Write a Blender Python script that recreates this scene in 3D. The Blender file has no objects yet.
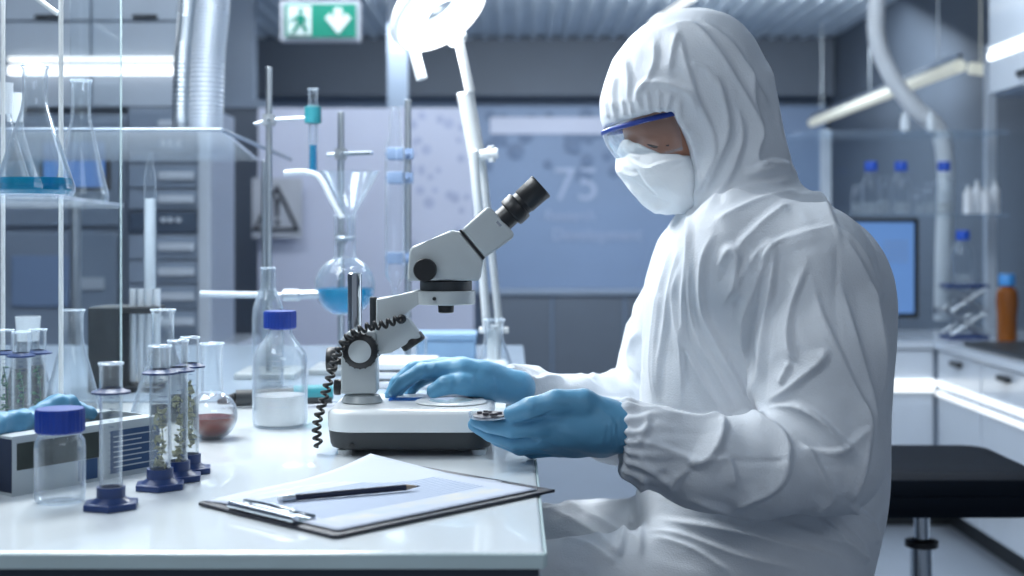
import bpy, bmesh, math, random
import numpy as np
from mathutils import Vector, Matrix, Euler
random.seed(7)
rng = np.random.default_rng(11)
sc = bpy.context.scene
C = sc.collection
PI = math.pi
F = 1350.0            # focal length in pixels of the 1024 px frame
CZ = 1.194            # camera height; bench top is at 0.90
TZ = 0.90

# ------------------------------------------------------------------ camera
cam_d = bpy.data.cameras.new('camera')
cam = bpy.data.objects.new('camera', cam_d); C.objects.link(cam)
cam.location = (0, 0, CZ); cam.rotation_euler = (PI/2, 0, 0)
cam_d.sensor_width = 36; cam_d.lens = F/1024*36
cam_d.shift_y = -58/1024; cam_d.clip_start = .05
cam_d.dof.use_dof = True; cam_d.dof.focus_distance = 1.74; cam_d.dof.aperture_fstop = 4.0
sc.camera = cam
# ------------------------------------------------------------------ world
w = bpy.data.worlds.new('world'); sc.world = w; w.use_nodes = True
w.node_tree.nodes['Background'].inputs[0].default_value = (.50, .58, .71, 1)
w.node_tree.nodes['Background'].inputs[1].default_value = .40
# ------------------------------------------------------------------ ceiling lamps and added unseen lights (area lights)
def area(name, loc, aim, sx, sy, power, col):
    l = bpy.data.lights.new(name, 'AREA'); l.shape = 'RECTANGLE'; l.size = sx; l.size_y = sy
    l.energy = power; l.color = col
    o = bpy.data.objects.new(name, l); C.objects.link(o); o.location = loc
    o.rotation_euler = (Vector(aim)-Vector(loc)).to_track_quat('-Z', 'Y').to_euler()
    return o
area('ceiling_light_over_bench', (-.9, 2.5, 2.55), (-.15, 2.0, .9), 1.6, 1.0, 36, (.92, .97, 1))
area('ceiling_light_behind_bench', (-.5, 4.4, 2.55), (.3, 2.0, 1.0), 2.4, .8, 60, (.90, .96, 1))
area('added_key_front', (-1.0, .75, 2.45), (.4, 1.8, .85), .7, .4, 10, (.90, .96, 1))  # added key light, brings out the coverall folds
area('added_fill_behind_camera', (1.0, -.9, 2.5), (.5, 1.9, .6), 1.6, .8, 12, (.90, .95, 1))  # added fill for the dark lower coverall, no fixture modelled
area('ceiling_light_back_room', (.7, 8.3, 2.6), (.7, 9.2, 0), 3.2, 2.2, 160, (.84, .93, 1))
area('ceiling_light_mid_room', (-.4, 5.8, 2.6), (-.4, 7.2, .9), 3.0, .5, 36, (.88, .95, 1))
area('ceiling_light_right_counter', (1.2, 3.9, 2.55), (1.7, 4.6, .6), 1.2, .5, 30, (.85, .93, 1))
area('ceiling_light_left_cabinets', (-1.4, 3.6, 2.5), (-1.6, 5.0, 1.2), 1.4, .4, 8, (.8, .9, 1))
area('added_light_over_glassware', (-.62, 2.15, 1.95), (-.42, 2.02, .9), .7, .35, 15, (.94, .98, 1))  # added unseen light to brighten the bench top
# ------------------------------------------------------------------ colour management
sc.view_settings.view_transform = 'Standard'; sc.view_settings.look = 'None'
sc.view_settings.exposure = 0.0; sc.view_settings.gamma = 1; sc.view_settings.use_curve_mapping = False

# ================================================================== materials
def newmat(name):
    m = bpy.data.materials.new(name); m.use_nodes = True
    return m, m.node_tree.nodes, m.node_tree.links
def pbr(name, col, rough=.5, metal=0, var=.06, scale=8, bump=0, bscale=60, coat=0, emit=None, estr=0, trans=0, spec=.5, sheen=0):
    m, N, L = newmat(name); b = N['Principled BSDF']
    no = N.new('ShaderNodeTexNoise'); no.inputs['Scale'].default_value = scale; no.inputs['Detail'].default_value = 4
    tc = N.new('ShaderNodeTexCoord'); L.new(tc.outputs['Object'], no.inputs['Vector'])
    r = N.new('ShaderNodeValToRGB'); c = Vector(col[:3])
    r.color_ramp.elements[0].position = .3; r.color_ramp.elements[1].position = .7
    r.color_ramp.elements[0].color = (*(c*(1-var)), 1); r.color_ramp.elements[1].color = (*[min(1, v*(1+var)) for v in c], 1)
    L.new(no.outputs['Fac'], r.inputs['Fac']); L.new(r.outputs['Color'], b.inputs['Base Color'])
    b.inputs['Roughness'].default_value = rough; b.inputs['Metallic'].default_value = metal
    b.inputs['Coat Weight'].default_value = coat; b.inputs['Specular IOR Level'].default_value = spec
    b.inputs['Transmission Weight'].default_value = trans; b.inputs['Sheen Weight'].default_value = sheen
    if bump:
        n2 = N.new('ShaderNodeTexNoise'); n2.inputs['Scale'].default_value = bscale; n2.inputs['Detail'].default_value = 5
        L.new(tc.outputs['Object'], n2.inputs['Vector'])
        bp = N.new('ShaderNodeBump'); bp.inputs['Strength'].default_value = bump; bp.inputs['Distance'].default_value = .002
        L.new(n2.outputs['Fac'], bp.inputs['Height']); L.new(bp.outputs['Normal'], b.inputs['Normal'])
    if emit:
        b.inputs['Emission Color'].default_value = (*emit, 1); b.inputs['Emission Strength'].default_value = estr
    return m
def glassmat(name, tint=(.975, .985, .99), edge=(.26, .34, .42), refl=1.0, rough=.03, milk=.09):
    # thin clear glass: see-through face on, silvery toward the rim (Schlick reflectance from the facing angle)
    m, N, L = newmat(name); N.remove(N['Principled BSDF']); out = N['Material Output']
    tr = N.new('ShaderNodeBsdfTransparent'); gl = N.new('ShaderNodeBsdfGlossy'); mx = N.new('ShaderNodeMixShader')
    gl.inputs['Color'].default_value = (.92, .96, 1, 1)
    lw = N.new('ShaderNodeLayerWeight'); lw.inputs['Blend'].default_value = .5
    def math_(op, a, b, clamp=False):
        q = N.new('ShaderNodeMath'); q.operation = op; q.use_clamp = clamp
        for k, v in enumerate((a, b)):
            if isinstance(v, (int, float)): q.inputs[k].default_value = v
            else: L.new(v, q.inputs[k])
        return q.outputs[0]
    fc_ = lw.outputs['Facing']
    fac = math_('MINIMUM', math_('ADD', math_('MULTIPLY', math_('POWER', fc_, 3.0), .9*refl), .025*refl), .72)
    mc = N.new('ShaderNodeMix'); mc.data_type = 'RGBA'
    no = N.new('ShaderNodeTexNoise'); no.inputs['Scale'].default_value = 30
    L.new(math_('ADD', math_('MULTIPLY', no.outputs['Fac'], .01), rough), gl.inputs['Roughness'])
    mc.inputs[6].default_value = (*tint, 1); mc.inputs[7].default_value = (*edge, 1)
    L.new(math_('POWER', fc_, 3.2), mc.inputs[0]); L.new(mc.outputs[2], tr.inputs['Color'])
    L.new(fac, mx.inputs[0]); L.new(tr.outputs[0], mx.inputs[1]); L.new(gl.outputs[0], mx.inputs[2])
    df = N.new('ShaderNodeBsdfTranslucent'); df.inputs['Color'].default_value = (.85, .92, 1, 1)
    d2 = N.new('ShaderNodeBsdfDiffuse'); d2.inputs['Color'].default_value = (.85, .92, 1, 1)
    dm = N.new('ShaderNodeMixShader'); L.new(df.outputs[0], dm.inputs[1]); L.new(d2.outputs[0], dm.inputs[2])
    m2 = N.new('ShaderNodeMixShader'); L.new(math_('ADD', math_('MULTIPLY', math_('POWER', fc_, 2.2), milk*3.6), milk*.10), m2.inputs[0])
    L.new(mx.outputs[0], m2.inputs[1]); L.new(dm.outputs[0], m2.inputs[2]); L.new(m2.outputs[0], out.inputs['Surface'])
    return m
def liquidmat(name, col, dens=.45):
    m, N, L = newmat(name); b = N['Principled BSDF']; out = N['Material Output']
    b.inputs['Roughness'].default_value = .08; b.inputs['Specular IOR Level'].default_value = .2
    no = N.new('ShaderNodeTexNoise'); no.inputs['Scale'].default_value = 25
    r = N.new('ShaderNodeValToRGB'); r.color_ramp.elements[0].color = (*[v*.85 for v in col], 1); r.color_ramp.elements[1].color = (*[min(1, v*1.15) for v in col], 1)
    L.new(no.outputs['Fac'], r.inputs['Fac']); L.new(r.outputs['Color'], b.inputs['Base Color'])
    tr = N.new('ShaderNodeBsdfTransparent'); tr.inputs['Color'].default_value = (*[min(1, v*1.5+.03) for v in col], 1)
    mx = N.new('ShaderNodeMixShader'); mx.inputs[0].default_value = dens
    L.new(tr.outputs[0], mx.inputs[1]); L.new(b.outputs[0], mx.inputs[2]); L.new(mx.outputs[0], out.inputs['Surface'])
    return m
M = {}
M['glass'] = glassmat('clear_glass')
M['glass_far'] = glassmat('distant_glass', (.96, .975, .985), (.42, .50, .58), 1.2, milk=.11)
M['sheet'] = glassmat('glass_sheet', (.96, .98, .99), (.82, .88, .92), .7, milk=.03)
M['rimglass'] = glassmat('glass_rim', (.9, .95, .98), (.85, .92, .97), 2.0, milk=.5)
M['lens'] = glassmat('goggle_lens', (.97, .985, .99), (.86, .92, .96), 1.2, milk=.14)
M['blue_liq'] = liquidmat('blue_liquid', (.01, .36, .54), .5)
M['red_liq'] = liquidmat('amber_liquid', (.15, .014, .002), .93)
M['clear_liq'] = liquidmat('clear_liquid', (.75, .84, .92), .10)
M['white_liq'] = liquidmat('milky_liquid', (.92, .95, .98), .7)
M['navy'] = pbr('navy_plastic', (.010, .035, .14), .35, bump=.1)
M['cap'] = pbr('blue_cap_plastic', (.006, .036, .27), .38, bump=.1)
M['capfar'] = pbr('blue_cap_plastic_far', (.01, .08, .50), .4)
M['nitrile'] = pbr('blue_nitrile', (.10, .29, .46), .42, bump=.35, bscale=90, var=.05, spec=.4)
M['suit'] = pbr('white_coverall_fabric', (.64, .68, .73), .62, bump=.35, bscale=420, var=.015, scale=30, sheen=.1, spec=.3)
M['mask'] = pbr('white_mask_fabric', (.84, .88, .91), .75, bump=.3, bscale=300, var=.02)
M['skin'] = pbr('skin', (.42, .20, .13), .5, bump=.15, bscale=200)
M['hair'] = pbr('dark_hair', (.02, .014, .012), .6)
M['eye'] = pbr('eye_white', (.7, .68, .66), .2)
M['enamel'] = pbr('light_grey_enamel', (.42, .46, .475), .38, bump=.05, var=.02, coat=.2)
M['enamelw'] = pbr('white_enamel', (.68, .72, .74), .35, var=.02, coat=.2)
M['char'] = pbr('charcoal_plastic', (.018, .023, .028), .5, bump=.1)
M['black'] = pbr('black_plastic', (.009, .010, .012), .4, bump=.1, bscale=120)
M['rubber'] = pbr('black_rubber', (.006, .007, .009), .5)
M['chrome'] = pbr('polished_steel', (.62, .66, .70), .14, 1, var=.03)
M['steel'] = pbr('brushed_steel', (.50, .55, .60), .32, 1, var=.06)
M['duct'] = pbr('aluminium_duct', (.66, .72, .80), .42, .7, var=.04)
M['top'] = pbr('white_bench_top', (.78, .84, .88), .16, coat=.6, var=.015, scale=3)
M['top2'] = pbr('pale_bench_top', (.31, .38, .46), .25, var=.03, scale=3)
M['edge'] = pbr('pale_green_glass_edge', (.55, .68, .70), .2)
M['frame'] = pbr('dark_bench_frame', (.035, .05, .075), .4)
M['paper'] = pbr('white_paper', (.50, .55, .64), .8, var=.015)
M['board'] = pbr('black_clipboard', (.020, .024, .038), .5, bump=.1)
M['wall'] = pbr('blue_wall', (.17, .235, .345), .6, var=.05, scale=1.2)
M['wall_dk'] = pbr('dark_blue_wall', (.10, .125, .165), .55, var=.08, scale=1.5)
M['wall_lt'] = pbr('pale_blue_panel', (.22, .31, .48), .45, var=.08, scale=.8)  # paler blue than the plain wall
M['ceil'] = pbr('ceiling_grey', (.66, .73, .80), .8)
M['floor'] = pbr('pale_floor', (.24, .28, .34), .3, var=.05, scale=2)
M['lav'] = pbr('lavender_screen', (.62, .66, .82), .4, var=.04, scale=2)
M['cab'] = pbr('white_cabinet', (.52, .58, .66), .22, coat=.5, var=.02)
M['cabb'] = pbr('blue_grey_cabinet', (.25, .31, .40), .3, coat=.3, var=.03)
M['cabd'] = pbr('dark_grey_panel', (.07, .10, .15), .35, var=.05)  # dark grey of the drawer tower control panel
M['dots'] = pbr('faint_print', (.47, .52, .71), .5)
M['dots2'] = pbr('faint_blue_print', (.15, .22, .36), .5)
M['led'] = pbr('led_strip_glow', (1, 1, 1), .5, emit=(.92, .96, 1), estr=1.9)  # emission standing in for reflections on cupboard doors
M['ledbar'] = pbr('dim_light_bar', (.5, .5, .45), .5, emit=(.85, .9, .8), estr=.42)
M['leds'] = pbr('soft_led_strip_glow', (.8, .8, .8), .5, emit=(.92, .96, 1), estr=.85)  # dimmer emission for the imitated reflection on the drawers
M['ledw'] = pbr('warm_led_strip_glow', (1, 1, .95), .5, emit=(.95, .98, .95), estr=.95)  # shared by the ceiling lamp and the imitated reflections
M['ring'] = pbr('lamp_ring_glow', (1, 1, 1), .5, emit=(.96, .98, 1), estr=2.2)
M['scr'] = pbr('blue_screen', (.02, .05, .15), .3, emit=(.12, .30, .75), estr=.5, var=.1)
M['scr2'] = pbr('pale_blue_screen', (.05, .1, .2), .3, emit=(.17, .36, .80), estr=.5)
M['green'] = pbr('exit_green', (.0, .22, .15), .5, emit=(.0, .30, .20), estr=.15)
M['signw'] = pbr('sign_white', (.6, .68, .7), .5, emit=(.6, .75, .8), estr=.35)
M['signg'] = pbr('warning_plate_grey', (.50, .53, .60), .5)
M['ink'] = pbr('black_ink', (.015, .018, .03), .5)
M['txt'] = pbr('pale_lettering', (.42, .50, .68), .5)
M['amber'] = pbr('amber_bottle', (.22, .07, .012), .2, coat=.5)
M['plwhite'] = pbr('white_bottle_plastic', (.75, .79, .84), .4)
M['teal'] = pbr('teal_rubber', (.02, .22, .27), .45)
M['box'] = pbr('glove_box_card', (.40, .45, .48), .6, var=.03)
M['boxd'] = pbr('glove_box_dark_print', (.025, .035, .032), .7, var=.2, scale=20)
M['boxb'] = pbr('glove_box_blue_print', (.02, .06, .15), .7)
M['boxend'] = pbr('glove_box_end_print', (.03, .04, .07), .8, spec=.1, var=.1)
M['frost'] = pbr('frosted_glass', (.62, .68, .74), .6, var=.03)
M['plant'] = pbr('dried_plant', (.34, .34, .20), .8, var=.4, scale=60)
M['leaf'] = pbr('green_leaf', (.05, .16, .08), .6, var=.3, scale=60)
M['ltblue'] = pbr('pale_blue_box', (.28, .46, .68), .5)
M['seat'] = pbr('black_vinyl', (.006, .009, .015), .6, bump=.3, bscale=40, spec=.06)
M['pencil'] = pbr('navy_pencil', (.015, .02, .045), .35)
M['wood'] = pbr('pencil_wood', (.35, .27, .20), .6)
M['wafer'] = pbr('dark_sample', (.06, .055, .07), .5, .0, var=.3, scale=120)

# printed paper: pale bars of text and a picture band (pattern of the print, object space)
def paper_print():
    m = pbr('printed_sheet', (.47, .52, .62), .8, var=.015); N, L = m.node_tree.nodes, m.node_tree.links
    b = N['Principled BSDF']; tc = N.new('ShaderNodeTexCoord'); sp = N.new('ShaderNodeSeparateXYZ')
    L.new(tc.outputs['UV'], sp.inputs[0])
    wv = N.new('ShaderNodeTexWave'); wv.bands_direction = 'Y'; wv.inputs['Scale'].default_value = 9; wv.inputs['Distortion'].default_value = 1.2; wv.inputs['Detail'].default_value = 3
    L.new(tc.outputs['UV'], wv.inputs['Vector'])
    n2 = N.new('ShaderNodeTexNoise'); n2.inputs['Scale'].default_value = 5; L.new(tc.outputs['UV'], n2.inputs['Vector'])
    ramp = N.new('ShaderNodeValToRGB'); e = ramp.color_ramp.elements
    e[0].position = 0; e[0].color = (.20, .27, .40, 1); e[1].position = 1; e[1].color = (.50, .56, .67, 1)
    L.new(wv.outputs['Fac'], ramp.inputs['Fac'])
    ramp2 = N.new('ShaderNodeValToRGB'); e = ramp2.color_ramp.elements
    e[0].position = .35; e[0].color = (.42, .50, .62, 1); e[1].position = .65; e[1].color = (.58, .57, .52, 1)
    L.new(n2.outputs['Fac'], ramp2.inputs['Fac'])
    def rng_mask(sock, a, c):
        g = N.new('ShaderNodeMath'); g.operation = 'GREATER_THAN'; g.inputs[1].default_value = a; L.new(sock, g.inputs[0])
        l = N.new('ShaderNodeMath'); l.operation = 'LESS_THAN'; l.inputs[1].default_value = c; L.new(sock, l.inputs[0])
        mu = N.new('ShaderNodeMath'); mu.operation = 'MULTIPLY'; L.new(g.outputs[0], mu.inputs[0]); L.new(l.outputs[0], mu.inputs[1]); return mu
    mx = rng_mask(sp.outputs['X'], .08, .9); my = rng_mask(sp.outputs['Y'], .25, .86); mz = rng_mask(sp.outputs['Y'], .10, .25); mw = rng_mask(sp.outputs['Y'], .86, .95)
    def mul(a, c):
        q = N.new('ShaderNodeMath'); q.operation = 'MULTIPLY'; L.new(a.outputs[0], q.inputs[0]); L.new(c.outputs[0], q.inputs[1]); return q
    def mix(f, a, c):
        q = N.new('ShaderNodeMix'); q.data_type = 'RGBA'; L.new(f.outputs[0], q.inputs[0]); L.new(a, q.inputs[6]); L.new(c, q.inputs[7]); return q.outputs[2]
    base = [l.from_socket for l in L if l.to_socket == b.inputs['Base Color']][0]
    c1 = mix(mul(mx, my), base, ramp.outputs['Color']); c2 = mix(mul(mx, mz), c1, ramp2.outputs['Color']); c3 = mix(mul(mx, mw), c2, ramp2.outputs['Color'])
    L.new(c3, b.inputs['Base Color']); return m
M['print'] = paper_print()

# ================================================================== scene helpers
def P(px, py, Y):
    return Vector(((px-512)/F*Y, Y, CZ-(py-230)/F*Y))
def onz(px, py, z=TZ):
    Y = (CZ-z)*F/(py-230); return Vector(((px-512)/F*Y, Y, z))
def thing(name, label, cat, loc=(0, 0, 0), group=None, kind=None):
    o = bpy.data.objects.new(name, None); C.objects.link(o); o.location = loc; o.empty_display_size = .05
    o['label'] = label; o['category'] = cat
    if group: o['group'] = group
    if kind: o['kind'] = kind
    return o
def rootloc(o):
    p = Vector((0, 0, 0))
    while o is not None: p = p+o.location; o = o.parent
    return p
def link(name, me, mat, parent=None, smooth=True, label=None):
    o = bpy.data.objects.new(name, me); C.objects.link(o)
    mats = mat if isinstance(mat, (list, tuple)) else [mat]
    for m in mats: me.materials.append(M[m] if isinstance(m, str) else m)
    if parent is not None:
        me.transform(Matrix.Translation(-rootloc(parent))); o.parent = parent
    if smooth:
        me.polygons.foreach_set('use_smooth', [True]*len(me.polygons))
        try: me.set_sharp_from_angle(angle=math.radians(38))
        except Exception: pass
    if label: o['label'] = label
    me.update(); return o
def mk(name, bm, mat, parent=None, smooth=True, label=None):
    me = bpy.data.meshes.new(name); bmesh.ops.recalc_face_normals(bm, faces=bm.faces); bm.to_mesh(me); bm.free()
    return link(name, me, mat, parent, smooth, label)
def top(o, label, cat, group=None, kind=None):
    """centre a single-mesh thing on its base and set its properties"""
    me = o.data; co = np.empty(len(me.vertices)*3); me.vertices.foreach_get('co', co); co = co.reshape(-1, 3)
    b = Vector(((co[:, 0].min()+co[:, 0].max())/2, (co[:, 1].min()+co[:, 1].max())/2, co[:, 2].min()))
    me.transform(Matrix.Translation(-b)); o.location = b
    if label: o['label'] = label
    if cat: o['category'] = cat
    if group: o['group'] = group
    if kind: o['kind'] = kind
    return o
def B(): return bmesh.new()
def box(bm, x0, x1, y0, y1, z0, z1, bev=0, mi=0, mat=None):
    r = bmesh.ops.create_cube(bm, size=1); vs = r['verts']
    for v in vs:
        v.co = Vector((x0+(v.co.x+.5)*(x1-x0), y0+(v.co.y+.5)*(y1-y0), z0+(v.co.z+.5)*(z1-z0)))
    fs = set(f for v in vs for f in v.link_faces)
    for f in fs: f.material_index = mi
    if bev:
        es = list(set(e for v in vs for e in v.link_edges))
        rr = bmesh.ops.bevel(bm, geom=es, offset=bev, segments=2, affect='EDGES', profile=.6)
        vs = list(set(v for f in rr['faces'] for v in f.verts) | set(v for v in vs if v.is_valid))
    if mat is not None: bmesh.ops.transform(bm, matrix=mat, verts=[v for v in vs if v.is_valid])
    return vs
def lathe(bm, prof, cx=0, cy=0, z=0, seg=40, mi=0, axis=None, org=None):
    """prof: (r, h) list; about +Z at (cx, cy, z), or about axis at org"""
    if axis is not None:
        q = Vector(axis).normalized().to_track_quat('Z', 'Y').to_matrix(); o = Vector(org)
        f = lambda r, a, h: o+q@Vector((r*math.cos(a), r*math.sin(a), h))
    else:
        f = lambda r, a, h: Vector((cx+r*math.cos(a), cy+r*math.sin(a), z+h))
    rings = []
    for r, h in prof:
        if r < 1e-6: rings.append([bm.verts.new(f(0, 0, h))])
        else: rings.append([bm.verts.new(f(r, 2*PI*k/seg, h)) for k in range(seg)])
    for a, b in zip(rings, rings[1:]):
        for k in range(seg):
            k2 = (k+1) % seg
            if len(a) == 1 and len(b) == 1: continue
            if len(a) == 1: fc = bm.faces.new((a[0], b[k], b[k2]))
            elif len(b) == 1: fc = bm.faces.new((a[k], a[k2], b[0]))
            else: fc = bm.faces.new((a[k], a[k2], b[k2], b[k]))
            fc.material_index = mi
def rod(bm, a, b, r, seg=16, r2=None):
    a = Vector(a); b = Vector(b); L = (b-a).length; r2 = r if r2 is None else r2
    lathe(bm, [(0, 0), (r*.85, 0), (r, r*.15), (r2, L-r2*.15), (r2*.85, L), (0, L)], seg=seg, axis=b-a, org=a)
def tube(bm, pts, r, seg=10, closed=False, flat=None):
    pts = [Vector(p) for p in pts]; n = len(pts); rings = []; up = None
    for i, p in enumerate(pts):
        if closed: t = pts[(i+1) % n]-pts[i-1]
        else: t = pts[min(i+1, n-1)]-pts[max(i-1, 0)]
        t.normalize()
        if up is None:
            up = Vector((0, 0, 1)) if abs(t.z) < .9 else Vector((0, 1, 0))
        u = (up-t*up.dot(t)).normalized(); v = t.cross(u); up = u
        rr = r[i] if isinstance(r, (list, tuple)) else r
        fu, fv = flat if flat else (1, 1)
        rings.append([bm.verts.new(p+u*rr*fu*math.cos(2*PI*k/seg)+v*rr*fv*math.sin(2*PI*k/seg)) for k in range(seg)])
    m = n if closed else n-1
    for i in range(m):
        a, b = rings[i], rings[(i+1) % n]
        for k in range(seg): bm.faces.new((a[k], a[(k+1) % seg], b[(k+1) % seg], b[k]))
    if not closed:
        bm.faces.new(rings[0][::-1]); bm.faces.new(rings[-1])
def spline(pts, n=12):
    pts = [Vector(p) for p in pts]; out = []
    for i in range(len(pts)-1):
        p0 = pts[max(i-1, 0)]; p1 = pts[i]; p2 = pts[i+1]; p3 = pts[min(i+2, len(pts)-1)]
        for k in range(n):
            t = k/n
            out.append(.5*((2*p1)+(p2-p0)*t+(2*p0-5*p1+4*p2-p3)*t*t+(3*p1-p0-3*p2+p3)*t**3))
    out.append(pts[-1]); return out
def prism(bm, poly, n_off, bev=0):
    """polygon (3D points) extruded along n_off"""
    a = [bm.verts.new(Vector(p)) for p in poly]; b = [bm.verts.new(Vector(p)+Vector(n_off)) for p in poly]
    n = len(a); bm.faces.new(a[::-1]); bm.faces.new(b)
    for i in range(n): bm.faces.new((a[i], a[(i+1) % n], b[(i+1) % n], b[i]))
    if bev:
        es = [e for e in bm.edges if e.verts[0] in a+b and e.verts[1] in a+b]
        bmesh.ops.bevel(bm, geom=es, offset=bev, segments=3, affect='EDGES', profile=.6)
def text_mesh(name, s, size, mat, parent, loc, rot=(PI/2, 0, 0), ext=.002, align='CENTER', label=None):
    cu = bpy.data.curves.new(name, 'FONT'); cu.body = s; cu.size = size; cu.extrude = ext; cu.align_x = align; cu.align_y = 'CENTER'
    t = bpy.data.objects.new(name, cu); C.objects.link(t); bpy.context.view_layer.update()
    me = bpy.data.meshes.new_from_object(t.evaluated_get(bpy.context.evaluated_depsgraph_get()))
    bpy.data.objects.remove(t); me.transform(Matrix.Translation(loc)@Euler(rot).to_matrix().to_4x4())
    me.materials.clear()
    return link(name, me, mat, parent, smooth=False, label=label)
def struct(name, bm, mat, smooth=False):
    o = mk(name, bm, mat, None, smooth); top(o, None, None, kind='structure'); return o

# ================================================================== the room
bm = B(); box(bm, -3.2, 2.45, -1.5, 10.6, -.06, 0); struct('floor', bm, 'floor')
bm = B(); box(bm, -3.2, 2.45, -1.5, 10.6, 2.66, 2.74)
for i in range(46):
    x = -3.1+i*.12; box(bm, x, x+.035, 4.2, 10.5, 2.635, 2.66)
struct('ceiling', bm, 'ceil')
bm = B(); box(bm, -3.2, 2.45, 10.5, 10.6, 0, 2.66); struct('wall_back', bm, 'wall')
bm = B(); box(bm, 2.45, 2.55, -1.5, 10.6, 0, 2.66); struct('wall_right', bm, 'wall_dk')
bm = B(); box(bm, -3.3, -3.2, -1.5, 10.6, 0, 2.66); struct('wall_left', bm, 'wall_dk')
# dark soffit beam across the back
a = P(235, 47, 10.0); b_ = P(880, 96, 10.0)
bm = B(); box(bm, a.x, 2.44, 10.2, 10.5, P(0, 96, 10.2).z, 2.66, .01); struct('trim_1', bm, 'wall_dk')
# white pillars
for i, (px, wd, Y) in enumerate(((397, 20, 7.6), (713, 22, 9.0))):
    x = P(px, 0, Y).x; h = wd/2/F*Y
    bm = B(); box(bm, x-h, x+h, Y, Y+.12, 0, 2.66, .006); struct('trim_%d' % (i+2), bm, 'cabb' if i == 0 else 'cab')
# wide wall panel with lettering
pn = thing('wall_display', 'large blue wall screen with 75 and Research Development lettering', 'display', P(660, 384, 10.4))
bm = B(); a = P(472, 106, 10.4); b_ = P(826, 292, 10.4); box(bm, a.x, b_.x, 10.4, 10.48, b_.z, a.z, .01); mk('panel', bm, 'wall_lt', pn, False)
bm = B(); a = P(490, 117, 10.38); b_ = P(640, 134, 10.38); box(bm, a.x, b_.x, 10.385, 10.399, b_.z, a.z, .004); mk('stripe', bm, 'lav', pn, False, 'pale lavender stripe')
text_mesh('lettering', '75', .36, 'txt', pn, P(576, 186, 10.39), label='large pale number 75')
text_mesh('lettering', 'Research', .105, 'txt', pn, P(570, 216, 10.39), label='pale word Research')
text_mesh('lettering', 'Development', .125, 'txt', pn, P(597, 235, 10.39), label='pale word Development')
bm = B()
for i in range(26):
    c = P(random.uniform(480, 640), random.uniform(112, 175), 10.39)
    lathe(bm, [(0, 0), (random.uniform(.03, .07), 0), (.0, .004)], seg=14, axis=(0, -1, 0), org=c)
mk('printed_dots', bm, 'dots2', pn, False)['kind'] = 'stuff'
# low cupboards under that screen
lc = thing('low_cupboard', 'long low blue cupboard under the wall screen', 'cupboard', (P(660, 0, 10.1).x, 10.1, 0))
bm = B(); a = P(480, 294, 10.1); b_ = P(840, 294, 10.1); box(bm, a.x, b_.x, 10.05, 10.48, .03, a.z, .01); mk('body', bm, 'wall', lc, False)
bm = B(); box(bm, a.x-.02, b_.x+.02, 10.0, 10.48, a.z, a.z+.03, .005); mk('worktop', bm, 'cabb', lc, False)
for i in range(5):
    x0 = a.x+(b_.x-a.x)*i/5; x1 = a.x+(b_.x-a.x)*(i+1)/5
    bm = B(); box(bm, x0+.01, x1-.01, 10.03, 10.05, .08, a.z-.02, .005); mk('door', bm, 'wall_dk', lc, False)
# lavender screen behind the apparatus
sn = thing('partition_screen', 'pale lavender partition screen with scattered molecule print', 'screen', P(375, 0, 7.0).xy.to_3d())
bm = B(); a = P(258, 108, 7.0); b_ = P(474, 0, 7.0); box(bm, a.x, b_.x, 7.0, 7.04, .02, a.z, .005); mk('panel', bm, 'lav', sn, False)
bm = B()
for i in range(34):
    c = P(random.uniform(405, 470), random.uniform(115, 270), 6.998)
    lathe(bm, [(0, 0), (random.uniform(.014, .030), 0), (.0, .002)], seg=14, axis=(0, -1, 0), org=c)
mk('printed_dots', bm, 'dots', sn, False)['kind'] = 'stuff'
bm = B()
for x in (a.x, (a.x+b_.x)/2, b_.x-.03): box(bm, x, x+.03, 6.8, 7.2, 0, .02, .004)
mk('foot', bm, 'steel', sn, False)
# warning sign
ws = thing('warning_sign', 'grey warning sign with black triangle and exclamation mark', 'sign', P(277, 238, 6.9))
bm = B(); a = P(252, 178, 6.93); b_ = P(302, 238, 6.93); box(bm, a.x, b_.x, 6.93, 6.94, b_.z, a.z, .002); mk('plate', bm, 'signg', ws, False)
bm = B(); to = [P(277, 184, 6.92), P(300, 231, 6.92), P(252, 231, 6.92)]
cen = sum(to, Vector())/3; ti = [cen+(p-cen)*.80 for p in to]
va = [bm.verts.new(p) for p in to]; vb = [bm.verts.new(p) for p in ti]
for i in range(3): bm.faces.new((va[i], va[(i+1) % 3], vb[(i+1) % 3], vb[i]))
r = bmesh.ops.extrude_face_region(bm, geom=bm.faces[:]); bmesh.ops.translate(bm, vec=(0, .008, 0), verts=[v for v in r['geom'] if isinstance(v, bmesh.types.BMVert)])
mk('triangle_mark', bm, 'ink', ws, False)
bm = B(); prism(bm, [P(275, 198, 6.92), P(279.5, 198, 6.92), P(278.5, 217, 6.92), P(276, 217, 6.92)], (0, .008, 0))
lathe(bm, [(0, 0), (.012, 0), (.012, .008), (0, .008)], seg=14, axis=(0, 1, 0), org=P(277.3, 222.5, 6.92)); mk('exclamation_mark', bm, 'ink', ws, False)
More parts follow.
